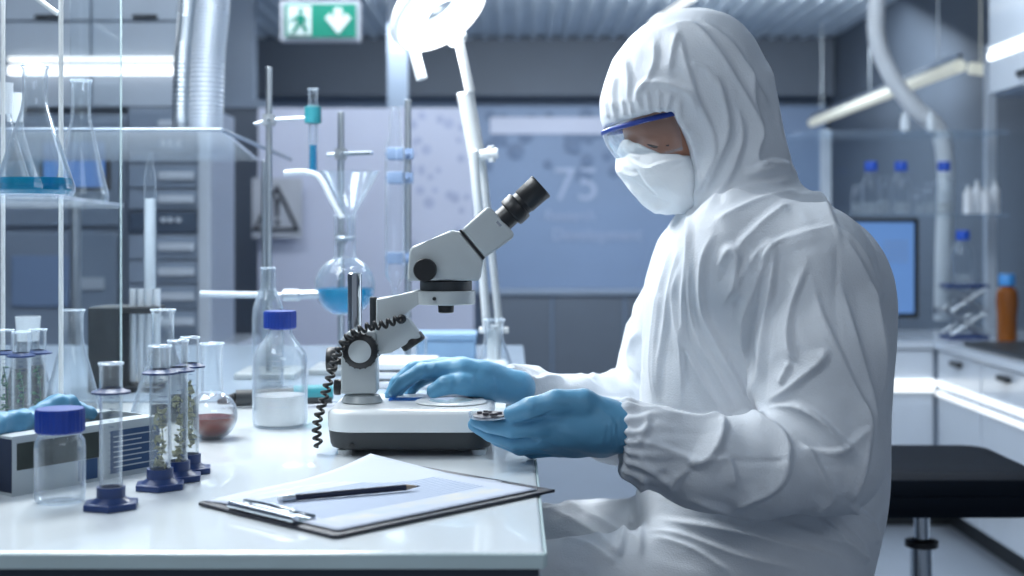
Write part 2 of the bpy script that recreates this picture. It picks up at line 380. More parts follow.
# exit sign
ex = thing('exit_sign', 'green and white emergency exit sign with running figure and down arrow', 'sign', P(320, 42, 6.0))
a = P(280, 0, 6.0); b_ = P(360, 41, 6.0)
bm = B(); box(bm, a.x, b_.x, 6.0, 6.06, b_.z, P(0, 1, 6).z, .004); mk('housing', bm, 'signg', ex, False)
bm = B(); q0 = P(285, 4, 5.99); q1 = P(356, 37, 5.99); box(bm, q0.x, q1.x, 5.99, 5.999, q1.z, q0.z); mk('panel', bm, 'green', ex, False)
bm = B(); s0 = P(288, 6, 5.985); s1 = P(311, 35, 5.985); box(bm, s0.x, s1.x, 5.984, 5.989, s1.z, s0.z); mk('door_mark', bm, 'signw', ex, False)
bm = B()
for poly in ([(298, 14), (303, 14), (304, 24), (297, 24)], [(298, 15), (291, 19), (290, 22), (298, 19)], [(303, 15), (308, 20), (307, 22), (302, 19)],
             [(297, 23), (302, 23), (294, 33), (290, 33)], [(301, 23), (304, 23), (308, 29), (306, 34), (303, 29)]):
    prism(bm, [P(x, y, 5.978) for x, y in poly], (0, .005, 0))
lathe(bm, [(0, 0), (.011, 0), (.011, .005), (0, .005)], seg=16, axis=(0, 1, 0), org=P(300.5, 10.5, 5.978)); mk('running_figure_mark', bm, 'green', ex, False)
bm = B(); prism(bm, [P(x, y, 5.984) for x, y in [(334, 8), (342, 8), (342, 18), (346, 13), (351, 18), (338, 34), (325, 18), (330, 13), (334, 18)]], (0, .005, 0)); mk('arrow_mark', bm, 'signw', ex, False)
bm = B()
for x in (295, 345): rod(bm, P(x, 3, 6.03), (P(x, 3, 6.03).x, 6.03, 2.65), .006)
mk('suspension_rod', bm, 'steel', ex)

# ------------------------------------------------------------------ left cabinets
def handle(bm, c, w_=.05, h_=.012): box(bm, c.x-w_/2, c.x+w_/2, c.y-.02, c.y, c.z-h_/2, c.z+h_/2, .004)
YC = 5.0
uc = thing('wall_cupboard', 'pale grey wall cupboard with a bright imitated reflection along it, upper left', 'cupboard', P(90, 108, YC))
a = P(-40, 108, YC); b_ = P(180, 0, YC)
bm = B(); box(bm, a.x, b_.x, YC, YC+.35, a.z, 2.3, .004); mk('body', bm, 'cabb', uc, False)
for x0, x1 in ((-40, 92), (93, 180)):
    f = B(); p0 = P(x0, 107, YC); p1 = P(x1, 23, YC); box(f, p0.x+.003, p1.x-.003, YC-.02, YC-.001, p0.z, p1.z, .003); mk('door', f, 'cab', uc, False)
    f = B(); p0 = P(x0, 21, YC); box(f, p0.x+.003, p1.x-.003, YC-.02, YC-.001, p0.z, 2.29, .003); d = mk('door', f, 'cab', uc, False)
    f = B(); handle(f, P(50 if x0 < 0 else 147, 18, YC)-Vector((0, .02, 0)), .09, .014); mk('handle', f, 'char', d, False)
ll = thing('reflection_strip', 'double glowing strip imitating a reflection on the left wall cupboard', 'light', P(90, 80, YC-.03))  # emissive bars in place of a lamp reflection in the doors
for y0, y1, mt in ((57, 62, 'ledw'), (66, 75, 'led')):
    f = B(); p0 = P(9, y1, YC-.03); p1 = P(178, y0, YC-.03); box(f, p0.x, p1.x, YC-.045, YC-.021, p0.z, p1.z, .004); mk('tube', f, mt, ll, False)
f = B(); p0 = P(5, 65, YC-.03); p1 = P(180, 63, YC-.03); box(f, p0.x, p1.x, YC-.035, YC-.021, p0.z, p1.z, .001); mk('holder', f, 'steel', ll, False)  # added bar between the two glowing reflection strips
# instrument cabinet (incubator) below
ic = thing('incubator', 'grey laboratory incubator with blue-grey window behind the glass shelf', 'incubator', (P(60, 0, YC).x, YC, .77))
a = P(-30, 380, YC); b_ = P(127, 114, YC)
bm = B(); box(bm, a.x, b_.x, YC, YC+.45, .77, b_.z, .01); mk('body', bm, 'cabb', ic, False)
f = B(); p0 = P(4, 345, YC); p1 = P(121, 232, YC); box(f, p0.x, p1.x, YC-.04, YC-.001, p0.z, p1.z, .01); dd = mk('door', f, 'cabb', ic, False)
f = B(); p0 = P(16, 306, YC); p1 = P(76, 255, YC); box(f, p0.x, p1.x, YC-.05, YC-.0405, p0.z, p1.z, .006); mk('window', f, 'wall_lt', dd, False)
f = B(); p0 = P(82, 289, YC); p1 = P(108, 277, YC); box(f, p0.x, p1.x, YC-.05, YC-.0405, p0.z, p1.z, .003); mk('label_plate', f, 'cab', dd, False)
f = B(); p0 = P(4, 226, YC); p1 = P(121, 120, YC); box(f, p0.x, p1.x, YC-.02, YC-.001, p0.z, p1.z, .006); mk('upper_panel', f, 'cabb', ic, False)
# drawer tower
dt = thing('drawer_tower', 'tall blue-grey drawer tower with pale oval handles', 'cabinet', (P(165, 0, YC-.1).x, YC-.1, .77))
Y2 = YC-.1
a = P(128, 0, Y2); b_ = P(212, 108, Y2)
bm = B(); box(bm, a.x, b_.x, Y2, Y2+.4, .77, b_.z, .004); mk('body', bm, 'cabb', dt, False)
for y0, y1 in ((112, 138), (140, 163), (165, 188), (190, 209), (235, 259), (261, 283), (285, 308), (310, 333)):
    f = B(); p0 = P(130, y1, Y2); p1 = P(199, y0, Y2); box(f, p0.x, p1.x, Y2-.02, Y2-.001, p0.z, p1.z, .003); d = mk('drawer', f, 'cabb', dt, False)
    ym = (y0+y1)/2; f = B(); p0 = P(160, ym+4, Y2); p1 = P(196, ym-4, Y2); box(f, p0.x, p1.x, Y2-.035, Y2-.0205, p0.z, p1.z, .005); mk('handle', f, 'cab', d, False)
f = B(); p0 = P(130, 232, Y2); p1 = P(199, 212, Y2); box(f, p0.x, p1.x, Y2-.02, Y2-.001, p0.z, p1.z, .003); d = mk('control_panel', f, 'cabd', dt, False)
for x in (164, 171, 179):
    f = B(); lathe(f, [(0, 0), (.010, 0), (.010, .012), (0, .012)], seg=14, axis=(0, -1, 0), org=P(x, 220, Y2-.02)); mk('knob', f, 'cab', d)
f = B(); p0 = P(200, 0, Y2); p1 = P(212, 108, Y2); box(f, p0.x, p1.x, Y2-.03, Y2-.001, .77, p1.z, .003); mk('side_rail', f, 'cab', dt, False)
# counter they stand on
lb = thing('wall_counter', 'blue-grey counter below the incubator and drawer tower', 'counter', (P(80, 0, 5).x, YC+.1, 0))
a = P(-60, 0, YC); b_ = P(232, 0, YC)
bm = B(); box(bm, a.x, b_.x, YC-.15, YC+.5, 0, .74, .004); mk('body', bm, 'cabb', lb, False)
bm = B(); box(bm, a.x, b_.x+.02, YC-.18, YC+.5, .74, .77, .004); mk('worktop', bm, 'cab', lb, False)
for i in range(4):
    x0 = a.x+(b_.x-a.x)*i/4; x1 = a.x+(b_.x-a.x)*(i+1)/4
    f = B(); box(f, x0+.01, x1-.01, YC-.17, YC-.151, .08, .72, .003); d = mk('door', f, 'cabb', lb, False)
    f = B(); handle(f, Vector(((x0+x1)/2, YC-.171, .66)), .1, .015); mk('handle', f, 'steel', d, False)
# dark glazed door beside the tower
dk = thing('glazed_door', 'dark glazed door between drawer tower and lavender screen', 'door', (P(240, 0, 7.3).x, 7.3, 0))
dk['kind'] = 'structure'; del dk['category']; dk.name = 'door_1'
a = P(206, 108, 7.3); b_ = P(268, 0, 7.3)
f = B(); box(f, a.x, b_.x, 7.3, 7.34, 0, a.z, .005); mk('leaf', f, 'wall_dk', dk, False)
f = B(); box(f, a.x-.04, a.x, 7.28, 7.36, 0, a.z+.03); box(f, a.x-.04, b_.x, 7.28, 7.36, a.z, a.z+.04); mk('door_frame', f, 'cabb', dk, False)
# block of wall between (light grey, upper left of the exit sign)
a = P(232, 0, 8.0)
f = B(); box(f, -3.2, P(254, 0, 8).x, 8.0, 8.1, 0, 2.66); struct('wall_left_return', f, 'cabb')
# blue monitor behind the shelf
mo = thing('monitor', 'small monitor with a bright blue screen behind the left glass shelf', 'monitor', P(73, 200, 4.3))
f = B(); p0 = P(40, 190, 4.3); p1 = P(108, 138, 4.3); box(f, p0.x, p1.x, 4.3, 4.34, p0.z, p1.z, .004); mk('housing', f, 'black', mo, False)
f = B(); p0 = P(43, 187, 4.29); p1 = P(104, 142, 4.29); box(f, p0.x, p1.x, 4.293, 4.2995, p0.z, p1.z); mk('screen', f, 'scr', mo, False)
c = P(73, 190, 4.33); f = B(); rod(f, (c.x, 4.35, .5), (c.x, 4.35, c.z+.06), .018); lathe(f, [(0, 0), (.12, 0), (.12, .02), (0, .02)], c.x, 4.35, 0); rod(f, (c.x, 4.35, .01), (c.x, 4.35, .55), .018); mk('floor_stand', f, 'steel', mo)

# ------------------------------------------------------------------ extraction ducts
def duct(name, label, pts, r, mat):
    pts = spline(pts, 100); n = len(pts); rr = [r*(1+.055*math.sin(i*2*PI/6)) for i in range(n)]
    f = B(); tube(f, pts, rr, 20); return top(mk(name, f, mat, None), label, 'duct')
Yd = 3.0
duct('extraction_duct', 'bright ribbed aluminium extraction duct hanging above the glass shelf', [P(214, -70, Yd), P(213, 0, Yd), P(208, 60, Yd), P(206, 129, Yd)], .037, 'duct')
duct('extraction_duct', 'darker ribbed duct left of the bright aluminium one', [P(191, -70, Yd+.15), P(189, 0, Yd+.15), P(184, 60, Yd+.15), P(182, 129, Yd+.15)], .023, 'steel')

# ------------------------------------------------------------------ right counter run
XF = 1.71
rc = thing('corner_counter', 'white corner counter with glossy drawers running along the right wall', 'counter', (XF+.3, 4.4, 0))
f = B(); box(f, XF, 2.44, 2.8, 6.0, .10, .72, .003); box(f, .75, XF, 5.4, 6.0, .10, .72, .003); mk('body', f, 'cabb', rc, False)
f = B(); box(f, XF+.06, 2.44, 2.8, 6.0, 0, .10); box(f, .75, XF+.06, 5.46, 6.0, 0, .10); mk('plinth', f, 'char', rc, False)
f = B(); box(f, XF-.03, 2.44, 2.8, 6.0, .72, .75, .004); box(f, .73, XF-.0301, 5.37, 6.0, .72, .75, .004); mk('worktop', f, 'cab', rc, False)
for i in range(5):
    y1 = 5.36-i*.5; y0 = y1-.49
    for z0, z1 in ((.11, .31), (.315, .715)):
        f = B(); box(f, XF-.02, XF-.001, y0, y1, z0, z1, .003); d = mk('drawer', f, 'cab', rc, False)
        f = B(); box(f, XF-.04, XF-.0205, (y0+y1)/2-.05, (y0+y1)/2+.05, z1-.04, z1-.02, .003); mk('handle', f, 'char', d, False)
for i in range(3):
    x1 = XF-.03-i*.32; x0 = x1-.31
    for z0, z1 in ((.11, .31), (.315, .715)):
        f = B(); box(f, x0, x1, 5.38, 5.399, z0, z1, .003); mk('drawer', f, 'cab', rc, False)
ls = thing('reflection_strip', 'bright glowing strip imitating a reflection along the right corner counter fronts', 'light', (XF-.03, 5.2, .5))  # emissive strips stand in for a reflection in the drawer fronts
zt = P(0, 376, 5.38).z; zb = P(0, 395, 5.38).z
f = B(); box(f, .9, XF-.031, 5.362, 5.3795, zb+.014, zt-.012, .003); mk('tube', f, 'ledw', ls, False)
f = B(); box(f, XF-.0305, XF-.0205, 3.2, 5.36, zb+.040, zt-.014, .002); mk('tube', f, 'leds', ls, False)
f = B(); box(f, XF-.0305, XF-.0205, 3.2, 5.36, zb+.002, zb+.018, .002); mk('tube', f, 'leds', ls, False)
# upper right cupboard
ru = thing('wall_cupboard', 'white wall cupboard with imitated reflection strip, cut by the right frame edge', 'cupboard', (2.0, 4.3, 1.68))
zc = P(0, 97, 4.96).z
f = B(); box(f, 1.77, 2.44, 3.4, 4.96, zc, 2.4, .004); mk('body', f, 'cabb', ru, False)
for i in range(2):
    y1 = 4.955-i*.78
    for z0, z1 in ((zc+.01, zc+.44), (zc+.45, 2.39)):
        f = B(); box(f, 1.75, 1.769, y1-.77, y1, z0, z1, .003); d = mk('door', f, 'cab', ru, False)
        f = B(); box(f, 1.735, 1.7495, y1-.45, y1-.30, z0+.03, z0+.05, .003); mk('handle', f, 'char', d, False)
lu = thing('reflection_strip', 'bright glowing strip imitating a reflection across the white cupboard at the right frame edge', 'light', (1.745, 4.4, 1.8))  # emissive strips imitate the ceiling light mirrored in the glossy doors
z1 = P(0, 49, 4.96).z; z0 = P(0, 62, 4.96).z
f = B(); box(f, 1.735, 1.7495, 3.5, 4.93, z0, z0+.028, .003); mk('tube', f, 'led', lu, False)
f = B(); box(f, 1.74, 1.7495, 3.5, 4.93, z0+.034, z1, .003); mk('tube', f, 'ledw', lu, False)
# hanging light bar
hb = thing('light_bar', 'long dim yellowish light bar receding above the right shelves', 'light', P(962, 65, 6.1))
p0 = P(960, 66, 6.15); p1 = P(812, 123, 9.6)
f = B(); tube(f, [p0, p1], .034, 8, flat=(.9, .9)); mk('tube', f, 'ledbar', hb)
f = B(); tube(f, [p0+Vector((0, 0, .045)), p1+Vector((0, 0, .045))], .014, 8); mk('holder', f, 'steel', hb)
f = B()
for t in (.1, .5, .9):
    q = p0.lerp(p1, t); rod(f, q+Vector((0, 0, .04)), (q.x, q.y, 2.65), .003)
mk('suspension_rod', f, 'steel', hb)
h2 = P(969, 68, 6.1); h3 = P(985, 70, 6.1)
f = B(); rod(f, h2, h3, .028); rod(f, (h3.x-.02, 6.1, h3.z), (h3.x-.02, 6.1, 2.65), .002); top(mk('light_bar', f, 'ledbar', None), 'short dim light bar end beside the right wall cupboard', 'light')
# ceiling strip light seen above the hood
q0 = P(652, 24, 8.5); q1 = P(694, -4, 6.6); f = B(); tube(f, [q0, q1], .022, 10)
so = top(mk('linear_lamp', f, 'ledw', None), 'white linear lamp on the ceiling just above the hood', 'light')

# right shelves (uprights, two glass shelves)
sr = thing('glass_shelf_unit', 'glass shelf unit with white uprights above the corner counter', 'shelf', (P(930, 0, 5.7).x, 5.75, .75))
zs1 = P(0, 214, 5.6).z; zs2 = P(0, 132, 5.6).z
for x, zu in ((840, zs2+.03), (1012, 2.0)):
    q = P(x, 0, 5.62).x; f = B(); box(f, q-.022, q+.022, 5.86, 5.90, .75, zu, .004); mk('upright', f, 'cab', sr, False)
for zz in (zs1, zs2):
    f = B(); box(f, P(800, 0, 5.5).x, P(1010, 0, 5.5).x, 5.5, 5.86, zz-.012, zz, .002); mk('shelf', f, 'sheet', sr, False)
f = B(); box(f, P(780, 0, 5.9).x, 2.3, 5.905, 5.912, .76, zs2+.02); mk('glass_back', f, 'sheet', sr, False)

# ================================================================== glassware builders
def flask_profile(kind, h, rb, rn, t=.0015):
    if kind == 'conical':
        o = [(0, 0), (rb*.92, 0), (rb, .006), (rb*.99, .014), (rn*1.12, h*.66), (rn, h*.74), (rn, h-.006), (rn*1.12, h-.003), (rn*1.12, h)]
    elif kind == 'round':
        zc_ = rb*.93; o = [(0, 0), (rb*.35, 0)]
        for k in range(14):
            a_ = -1.15+k*(1.15+1.15)/13; o.append((rb*math.cos(a_), zc_+rb*math.sin(a_)))
        o += [(rn, zc_+rb*1.0), (rn, h-.005), (rn*1.08, h-.002), (rn*1.08, h)]
        o = [(r, z) for r, z in o]
    elif kind == 'tube':
        o = [(0, 0)]+[(rb*math.sin(a_), rb-rb*math.cos(a_)) for a_ in (.4, .8, 1.2, 1.57)]+[(rb, h-.003), (rb*1.1, h)]
    elif kind == 'cyl':
        o = [(0, 0), (rb, 0), (rb, h-.003), (rb*1.07, h)]
    elif kind == 'bottle':
        o = [(0, .002), (rb*.85, 0), (rb*.97, .003), (rb, .012), (rb, h*.60), (rb*.93, h*.68), (rb*.72, h*.76), (rn*1.1, h*.83), (rn, h*.86), (rn, h*.98), (rn, h)]
    elif kind == 'jar':
        o = [(0, .002), (rb*.85, 0), (rb*.97, .003), (rb, .010), (rb, h*.66), (rb*.96, h*.74), (rb*.82, h*.80), (rn, h*.83), (rn, h)]
    return o
def inner(o, t): return [(max(r-t, 0), z+(t if i < 3 else 0)) for i, (r, z) in enumerate(o)]
def liquid_prof(o, t, lvl):
    inn = [(max(r-t*1.4, 0), z+t*1.3) for r, z in o]; out = []
    for (r0, z0), (r1, z1) in zip(inn, inn[1:]):
        out.append((r0, z0))
        if z1 >= lvl > z0:
            f_ = (lvl-z0)/(z1-z0); out.append((r0+(r1-r0)*f_, lvl)); out.append((0, lvl)); return out
    return out+[(0, lvl)]
def glassware(name, label, cat, kind, loc, h, rb, rn=None, mat='glass', liq=None, lvl=0, t=.0016, seg=40, group=None, cap=None, caph=.03, capr=None, marks=False, frost=False, double=True):
    rn = rn or rb*.4; x, y, z = loc
    single = False
    o = flask_profile(kind, h, rb, rn)
    f = B(); prof = o+(inner(o, t)[::-1] if double else []); lathe(f, prof, x, y, z, seg)
    if single:
        ob = top(mk(name, f, mat, None), label, cat, group); return ob
    root = thing(name, label, cat, loc, group); mk('vessel', f, mat, root)
    if not cap and not frost: rim(root, x, y, z+h, o[-1][0])
    if liq:
        f = B(); lathe(f, liquid_prof(o, t, lvl), x, y, z, seg); mk('liquid', f, liq, root)
    if cap:
        cr = capr or rn*1.25; f = B(); z1 = h*.985-caph*.55
        n = 72; rings = []
        for rr, zz, rib in ((cr*.9, z1, 0), (cr, z1+.002, 1), (cr, z1+caph-.003, 1), (cr*.95, z1+caph, 0)):
            rings.append([f.verts.new((x+(rr*(1-(.045 if rib and k % 3 == 0 else 0)))*math.cos(2*PI*k/n), y+(rr*(1-(.045 if rib and k % 3 == 0 else 0)))*math.sin(2*PI*k/n), z+zz)) for k in range(n)])
        for a, b in zip(rings, rings[1:]):
            for k in range(n): f.faces.new((a[k], a[(k+1) % n], b[(k+1) % n], b[k]))
        f.faces.new(rings[0][::-1]); f.faces.new(rings[-1]); mk('cap', f, cap, root)
    if frost:
        f = B(); lathe(f, [(rn*1.03, h*.74), (rn*1.22, h+.001), (rn*1.1, h+.001), (rn*.95, h*.74)], x, y, z, seg); mk('ground_joint', f, 'frost', root)
    if marks:
        f = B()
        for k in range(9):
            zz = h*.2+k*h*.06; ww = .5 if k % 3 == 0 else .3
            pr = []
            for j in range(7):
                a_ = -PI/2-.3+ww*j/6*1.6; pr.append((x+(rb*1.015)*math.cos(a_), y+(rb*1.015)*math.sin(a_)))
            for (x0, y0), (x1, y1) in zip(pr, pr[1:]):
                f.faces.new([f.verts.new(p) for p in ((x0, y0, z+zz), (x1, y1, z+zz), (x1, y1, z+zz+.0006), (x0, y0, z+zz+.0006))])
        mk('graduation', f, 'capfar' if marks == 'blue' else 'cab', root, False)
    return root
def rim(root, x, y, z, r, t=.0009):
    f = B(); tube(f, [Vector((x+r*math.cos(a), y+r*math.sin(a), z)) for a in np.linspace(0, 2*PI, 33)[:-1]], t, 6, True); mk('rim', f, 'rimglass', root)
def cylinder(label, loc, h, r, base_r, collar_z, content=None, group='measuring cylinders with blue feet', leaf='plant', lvl=None):
    x, y, z = loc
    root = thing('measuring_cylinder', label, 'measuring cylinder', loc, group)
    f = B(); o = [(0, .012), (r, .012), (r, h-.004), (r*1.10, h-.002), (r*1.12, h)]; lathe(f, o+inner(o, .0014)[::-1], x, y, z, 32); mk('tube', f, 'glass', root); rim(root, x, y, z+h, r*1.08)
    f = B(); hexa = [(x+base_r*math.cos(PI/6+k*PI/3+.2), y+base_r*math.sin(PI/6+k*PI/3+.2), z) for k in range(6)]
    prism(f, hexa, (0, 0, .007), .0015)
    lathe(f, [(base_r*.72, .0065), (r*1.5, .0095), (r*1.25, .012), (r*1.25, .023), (r*1.02, .023)], x, y, z, 24); mk('foot', f, 'navy', root)
    f = B(); cz_ = collar_z; lathe(f, [(r*1.02, cz_), (r*1.35, cz_-.001), (r*1.75, cz_-.0005), (r*1.75, cz_+.0015), (r*1.3, cz_+.003), (r*1.02, cz_+.005)], x, y, z, 12); mk('collar', f, 'navy', root)
    f = B()
    for k in range(14):
        zz = z+h*.25+k*h*.04; ww = .9 if k % 5 == 0 else .45
        for j in range(5):
            a0 = -PI/2+.1+ww*j/5; a1 = -PI/2+.1+ww*(j+1)/5; R_ = r*1.02
            f.faces.new([f.verts.new(p) for p in ((x+R_*math.cos(a0), y+R_*math.sin(a0), zz), (x+R_*math.cos(a1), y+R_*math.sin(a1), zz), (x+R_*math.cos(a1), y+R_*math.sin(a1), zz+.0005), (x+R_*math.cos(a0), y+R_*math.sin(a0), zz+.0005))])
    mk('graduation', f, 'navy', root, False)
    if lvl:
        f = B(); lathe(f, [(0, .0145), (r-.0022, .0145), (r-.0022, lvl), (0, lvl)], x, y, z, 24); mk('liquid', f, 'clear_liq', root)
    if content:
        f = B(); z0, z1, n = content
        for k in range(n):
            a_ = random.uniform(0, 2*PI); rr = random.uniform(0, r*.55); c = Vector((x+rr*math.cos(a_), y+rr*math.sin(a_), z+random.uniform(z0, z1)))
            d = Vector((random.uniform(-1, 1), random.uniform(-1, 1), random.uniform(-1, 1))).normalized(); e = d.orthogonal().normalized(); L_ = random.uniform(.0028, .0062); nn = d.cross(e)*.0007
            vs = [c-d*L_, c+e*L_*.5, c+d*L_, c-e*L_*.5]
            prism(f, vs, nn)
        tube(f, spline([(x, y, z+z0), (x+r*.3, y, z+(z0+z1)/2), (x-r*.2, y, z+z1)], 6), .0007, 6)
        o_ = mk('plant_sample', f, leaf, root, False); o_['kind'] = 'stuff'
    return root

# ================================================================== the benches
FY = onz(0, 552).y   # front edge
bn = thing('lab_bench', 'white glossy laboratory bench in the foreground', 'bench', (-1.1, 1.78, 0))
XR = .029
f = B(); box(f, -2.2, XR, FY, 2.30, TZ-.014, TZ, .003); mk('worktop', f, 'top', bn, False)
f = B(); box(f, -2.2, XR+.0005, FY-.004, FY-.0002, TZ-.015, TZ-.001, .001); box(f, XR+.0002, XR+.003, FY, 2.3, TZ-.014, TZ-.001, .001); mk('edge_strip', f, 'edge', bn, False)
f = B(); box(f, -2.18, XR-.004, FY+.004, FY+.05, TZ-.075, TZ-.0145, .003); box(f, -2.18, XR-.004, 2.24, 2.29, TZ-.075, TZ-.0145, .003); box(f, XR-.05, XR-.004, FY+.05, 2.24, TZ-.075, TZ-.0145, .003); mk('frame', f, 'frame', bn, False)
for x in (-2.1, XR-.055):
    for y in (FY+.006, 2.24):
        f = B(); box(f, x, x+.05, y, y+.05, 0, TZ-.0755, .003); mk('leg', f, 'frame', bn, False)
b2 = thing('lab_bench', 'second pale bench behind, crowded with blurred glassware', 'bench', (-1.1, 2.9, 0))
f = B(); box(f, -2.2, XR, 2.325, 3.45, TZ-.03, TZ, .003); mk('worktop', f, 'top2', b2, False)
for x in (-2.1, XR-.055):
    for y in (2.34, 3.38):
        f = B(); box(f, x, x+.05, y, y+.05, 0, TZ-.0305, .003); mk('leg', f, 'frame', b2, False)
f = B(); box(f, -2.18, XR-.01, 2.34, 2.38, TZ-.09, TZ-.0305, .003); mk('frame', f, 'frame', b2, False)

# ------------------------------------------------------------------ foreground glassware
# wide-mouth jar
c = onz(60, 502)
glassware('glass_jar', 'empty clear jar with blue ribbed screw cap at front left', 'jar', 'jar', c, .091, .0268, .0225, cap='cap', caph=.026, capr=.0262)
c = onz(111, 508); cylinder('empty measuring cylinder nearest the clipboard, beside the jar', c, .153, .0118, .031, .122)
c = onz(160, 488.5); cylinder('frontmost of three cylinders holding dried plant pieces', c, .162, .0118, .030, .131, (.025, .09, 60), lvl=.095)
c = onz(178, 480); cylinder('middle of three cylinders holding dried plant pieces', c, .164, .0112, .030, .128, (.02, .10, 50), lvl=.1)
c = onz(190, 472.5); cylinder('rearmost of three cylinders holding dried plant pieces', c, .164, .0105, .028, .128, (.03, .11, 50), lvl=.1)
# three behind the glove box with leaves
for px, py, lb_ in ((5, 437, 'leftmost of three thin cylinders behind the glove box'), (21, 441, 'front of three thin cylinders behind the glove box'), (38, 436, 'rightmost of three thin cylinders behind the glove box')):
    c = onz(px, py); cylinder(lb_+', with green leaf inside', c, .152, .0112, .029, .118, (.03, .10, 16), 'cylinders behind the glove box', 'leaf', .1)
# round flask with amber liquid
c = onz(212, 438.5); glassware('round_flask', 'round-bottom flask of dark amber liquid on the bench', 'flask', 'round', c, .134, .0355, .0155, liq='red_liq', lvl=.031)
# big reagent bottle
c = onz(280, 426); glassware('reagent_bottle', 'large clear reagent bottle with blue cap beside the microscope', 'bottle', 'bottle', c, .163, .041, .0185, liq='white_liq', lvl=.047, cap='cap', caph=.027, capr=.0245, marks='white')
# conical flasks on the bench
c = onz(72, 417); glassware('conical_flask', 'empty conical flask behind the glove box', 'flask', 'conical', c, .168, .046, .0175)
c = onz(163, 419); glassware('conical_flask', 'empty conical flask behind the plant-filled cylinders', 'flask', 'conical', c, .170, .049, .0170, marks='white')
c = onz(28, 408); glassware('conical_flask', 'conical flask with frosted joint at left behind thin cylinders', 'flask', 'conical', c, .150, .042, .0165, frost=True)

# glove box
g0 = onz(12, 497); g1 = onz(160, 469.5); hB = .066
d = (g1-g0).normalized(); nrm = Vector((-d.y, d.x, 0)); W_ = .115
gb = thing('glove_box', 'open cardboard glove box with striped blue print', 'box', (g0+g1)/2+nrm*W_/2)
def obox(bm, o, d, n, l0, l1, w0, w1, z0, z1, mi=0):
    vs = [o+d*l+n*w_+Vector((0, 0, zz)) for zz in (z0, z1) for l, w_ in ((l0, w0), (l1, w0), (l1, w1), (l0, w1))]
    v = [bm.verts.new(p) for p in vs]
    for q in ((3, 2, 1, 0), (4, 5, 6, 7), (0, 1, 5, 4), (1, 2, 6, 5), (2, 3, 7, 6), (3, 0, 4, 7)):
        fc = bm.faces.new([v[i] for i in q]); fc.material_index = mi
Lb = (g1-g0).length
f = B(); obox(f, g0, d, nrm, 0, Lb, 0, .002, 0, hB); obox(f, g0, d, nrm, 0, Lb, W_-.002, W_, 0, hB); obox(f, g0, d, nrm, 0, .002, .002, W_-.002, 0, hB); obox(f, g0, d, nrm, Lb-.002, Lb, .002, W_-.002, 0, hB); obox(f, g0, d, nrm, .002, Lb-.002, .002, W_-.002, 0, .002)
obox(f, g0, d, nrm, .002, Lb-.002, .002, .028, hB-.002, hB); obox(f, g0, d, nrm, .002, Lb-.002, W_-.028, W_-.002, hB-.002, hB)
mk('carton', f, 'box', gb, False)
f = B(); obox(f, g0, d, nrm, .006, Lb*.56, -.0004, -.0001, .028, .058); mk('dark_print', f, 'boxd', gb, False)
f = B(); obox(f, g0, d, nrm, Lb*.42, Lb*.55, -.0004, -.0001, .004, .0275); obox(f, g0, d, nrm, Lb*.64, Lb*.99, -.0004, -.0001, .006, .056); mk('blue_print', f, 'boxb', gb, False)
f = B()
for k in range(7): obox(f, g0, d, nrm, Lb*.66, Lb*(.86 if k % 2 else .97), -.0008, -.0005, .012+k*.006, .0135+k*.006)
mk('text_lines', f, 'box', gb, False)
f = B(); obox(f, g0, d, nrm, -.0004, -.0001, 0, W_, .004, hB-.003); mk('end_print', f, 'boxend', gb, False)

# ================================================================== implicit surfaces (for cloth, body, gloves)
def surface_nets(Fv, org, h):
    S = Fv < 0
    nx, ny, nz = Fv.shape
    cnt = np.zeros((nx-1, ny-1, nz-1), np.uint8)
    for a in (0, 1):
        for b in (0, 1):
            for c in (0, 1): cnt += S[a:nx-1+a, b:ny-1+b, c:nz-1+c]
    act = np.argwhere((cnt > 0) & (cnt < 8)); N_ = len(act)
    idx = np.full((nx-1, ny-1, nz-1), -1, np.int32); idx[act[:, 0], act[:, 1], act[:, 2]] = np.arange(N_)
    acc = np.zeros((N_, 3)); num = np.zeros(N_)
    cor = [(a, b, c) for a in (0, 1) for b in (0, 1) for c in (0, 1)]
    for p in cor:
        for ax in range(3):
            if p[ax]: continue
            q = list(p); q[ax] = 1
            fa = Fv[act[:, 0]+p[0], act[:, 1]+p[1], act[:, 2]+p[2]]; fb = Fv[act[:, 0]+q[0], act[:, 1]+q[1], act[:, 2]+q[2]]
            m = (fa < 0) != (fb < 0); t = np.where(m, fa/(fa-fb+1e-20), 0)
            pt = np.array(p, float)[None].repeat(N_, 0); pt[:, ax] += t
            acc[m] += pt[m]; num[m] += 1
    V = org+(act+acc/num[:, None])*h
    faces = []
    for ax in range(3):
        o1, o2 = [(1, 2), (2, 0), (0, 1)][ax]
        sl0 = [slice(None)]*3; sl1 = [slice(None)]*3; sl0[ax] = slice(0, -1); sl1[ax] = slice(1, None)
        A_, B_ = S[tuple(sl0)], S[tuple(sl1)]
        e = np.argwhere(A_ != B_); e = e[(e[:, o1] > 0) & (e[:, o2] > 0) & (e[:, o1] < Fv.shape[o1]-1) & (e[:, o2] < Fv.shape[o2]-1)]
        ins = A_[e[:, 0], e[:, 1], e[:, 2]]
        def cell(d1, d2):
            q = e.copy(); q[:, o1] -= d1; q[:, o2] -= d2; return idx[q[:, 0], q[:, 1], q[:, 2]]
        Q = np.stack([cell(1, 1), cell(0, 1), cell(0, 0), cell(1, 0)], 1)
        Q[~ins] = Q[~ins][:, ::-1]; faces.append(Q)
    return V, np.concatenate(faces)
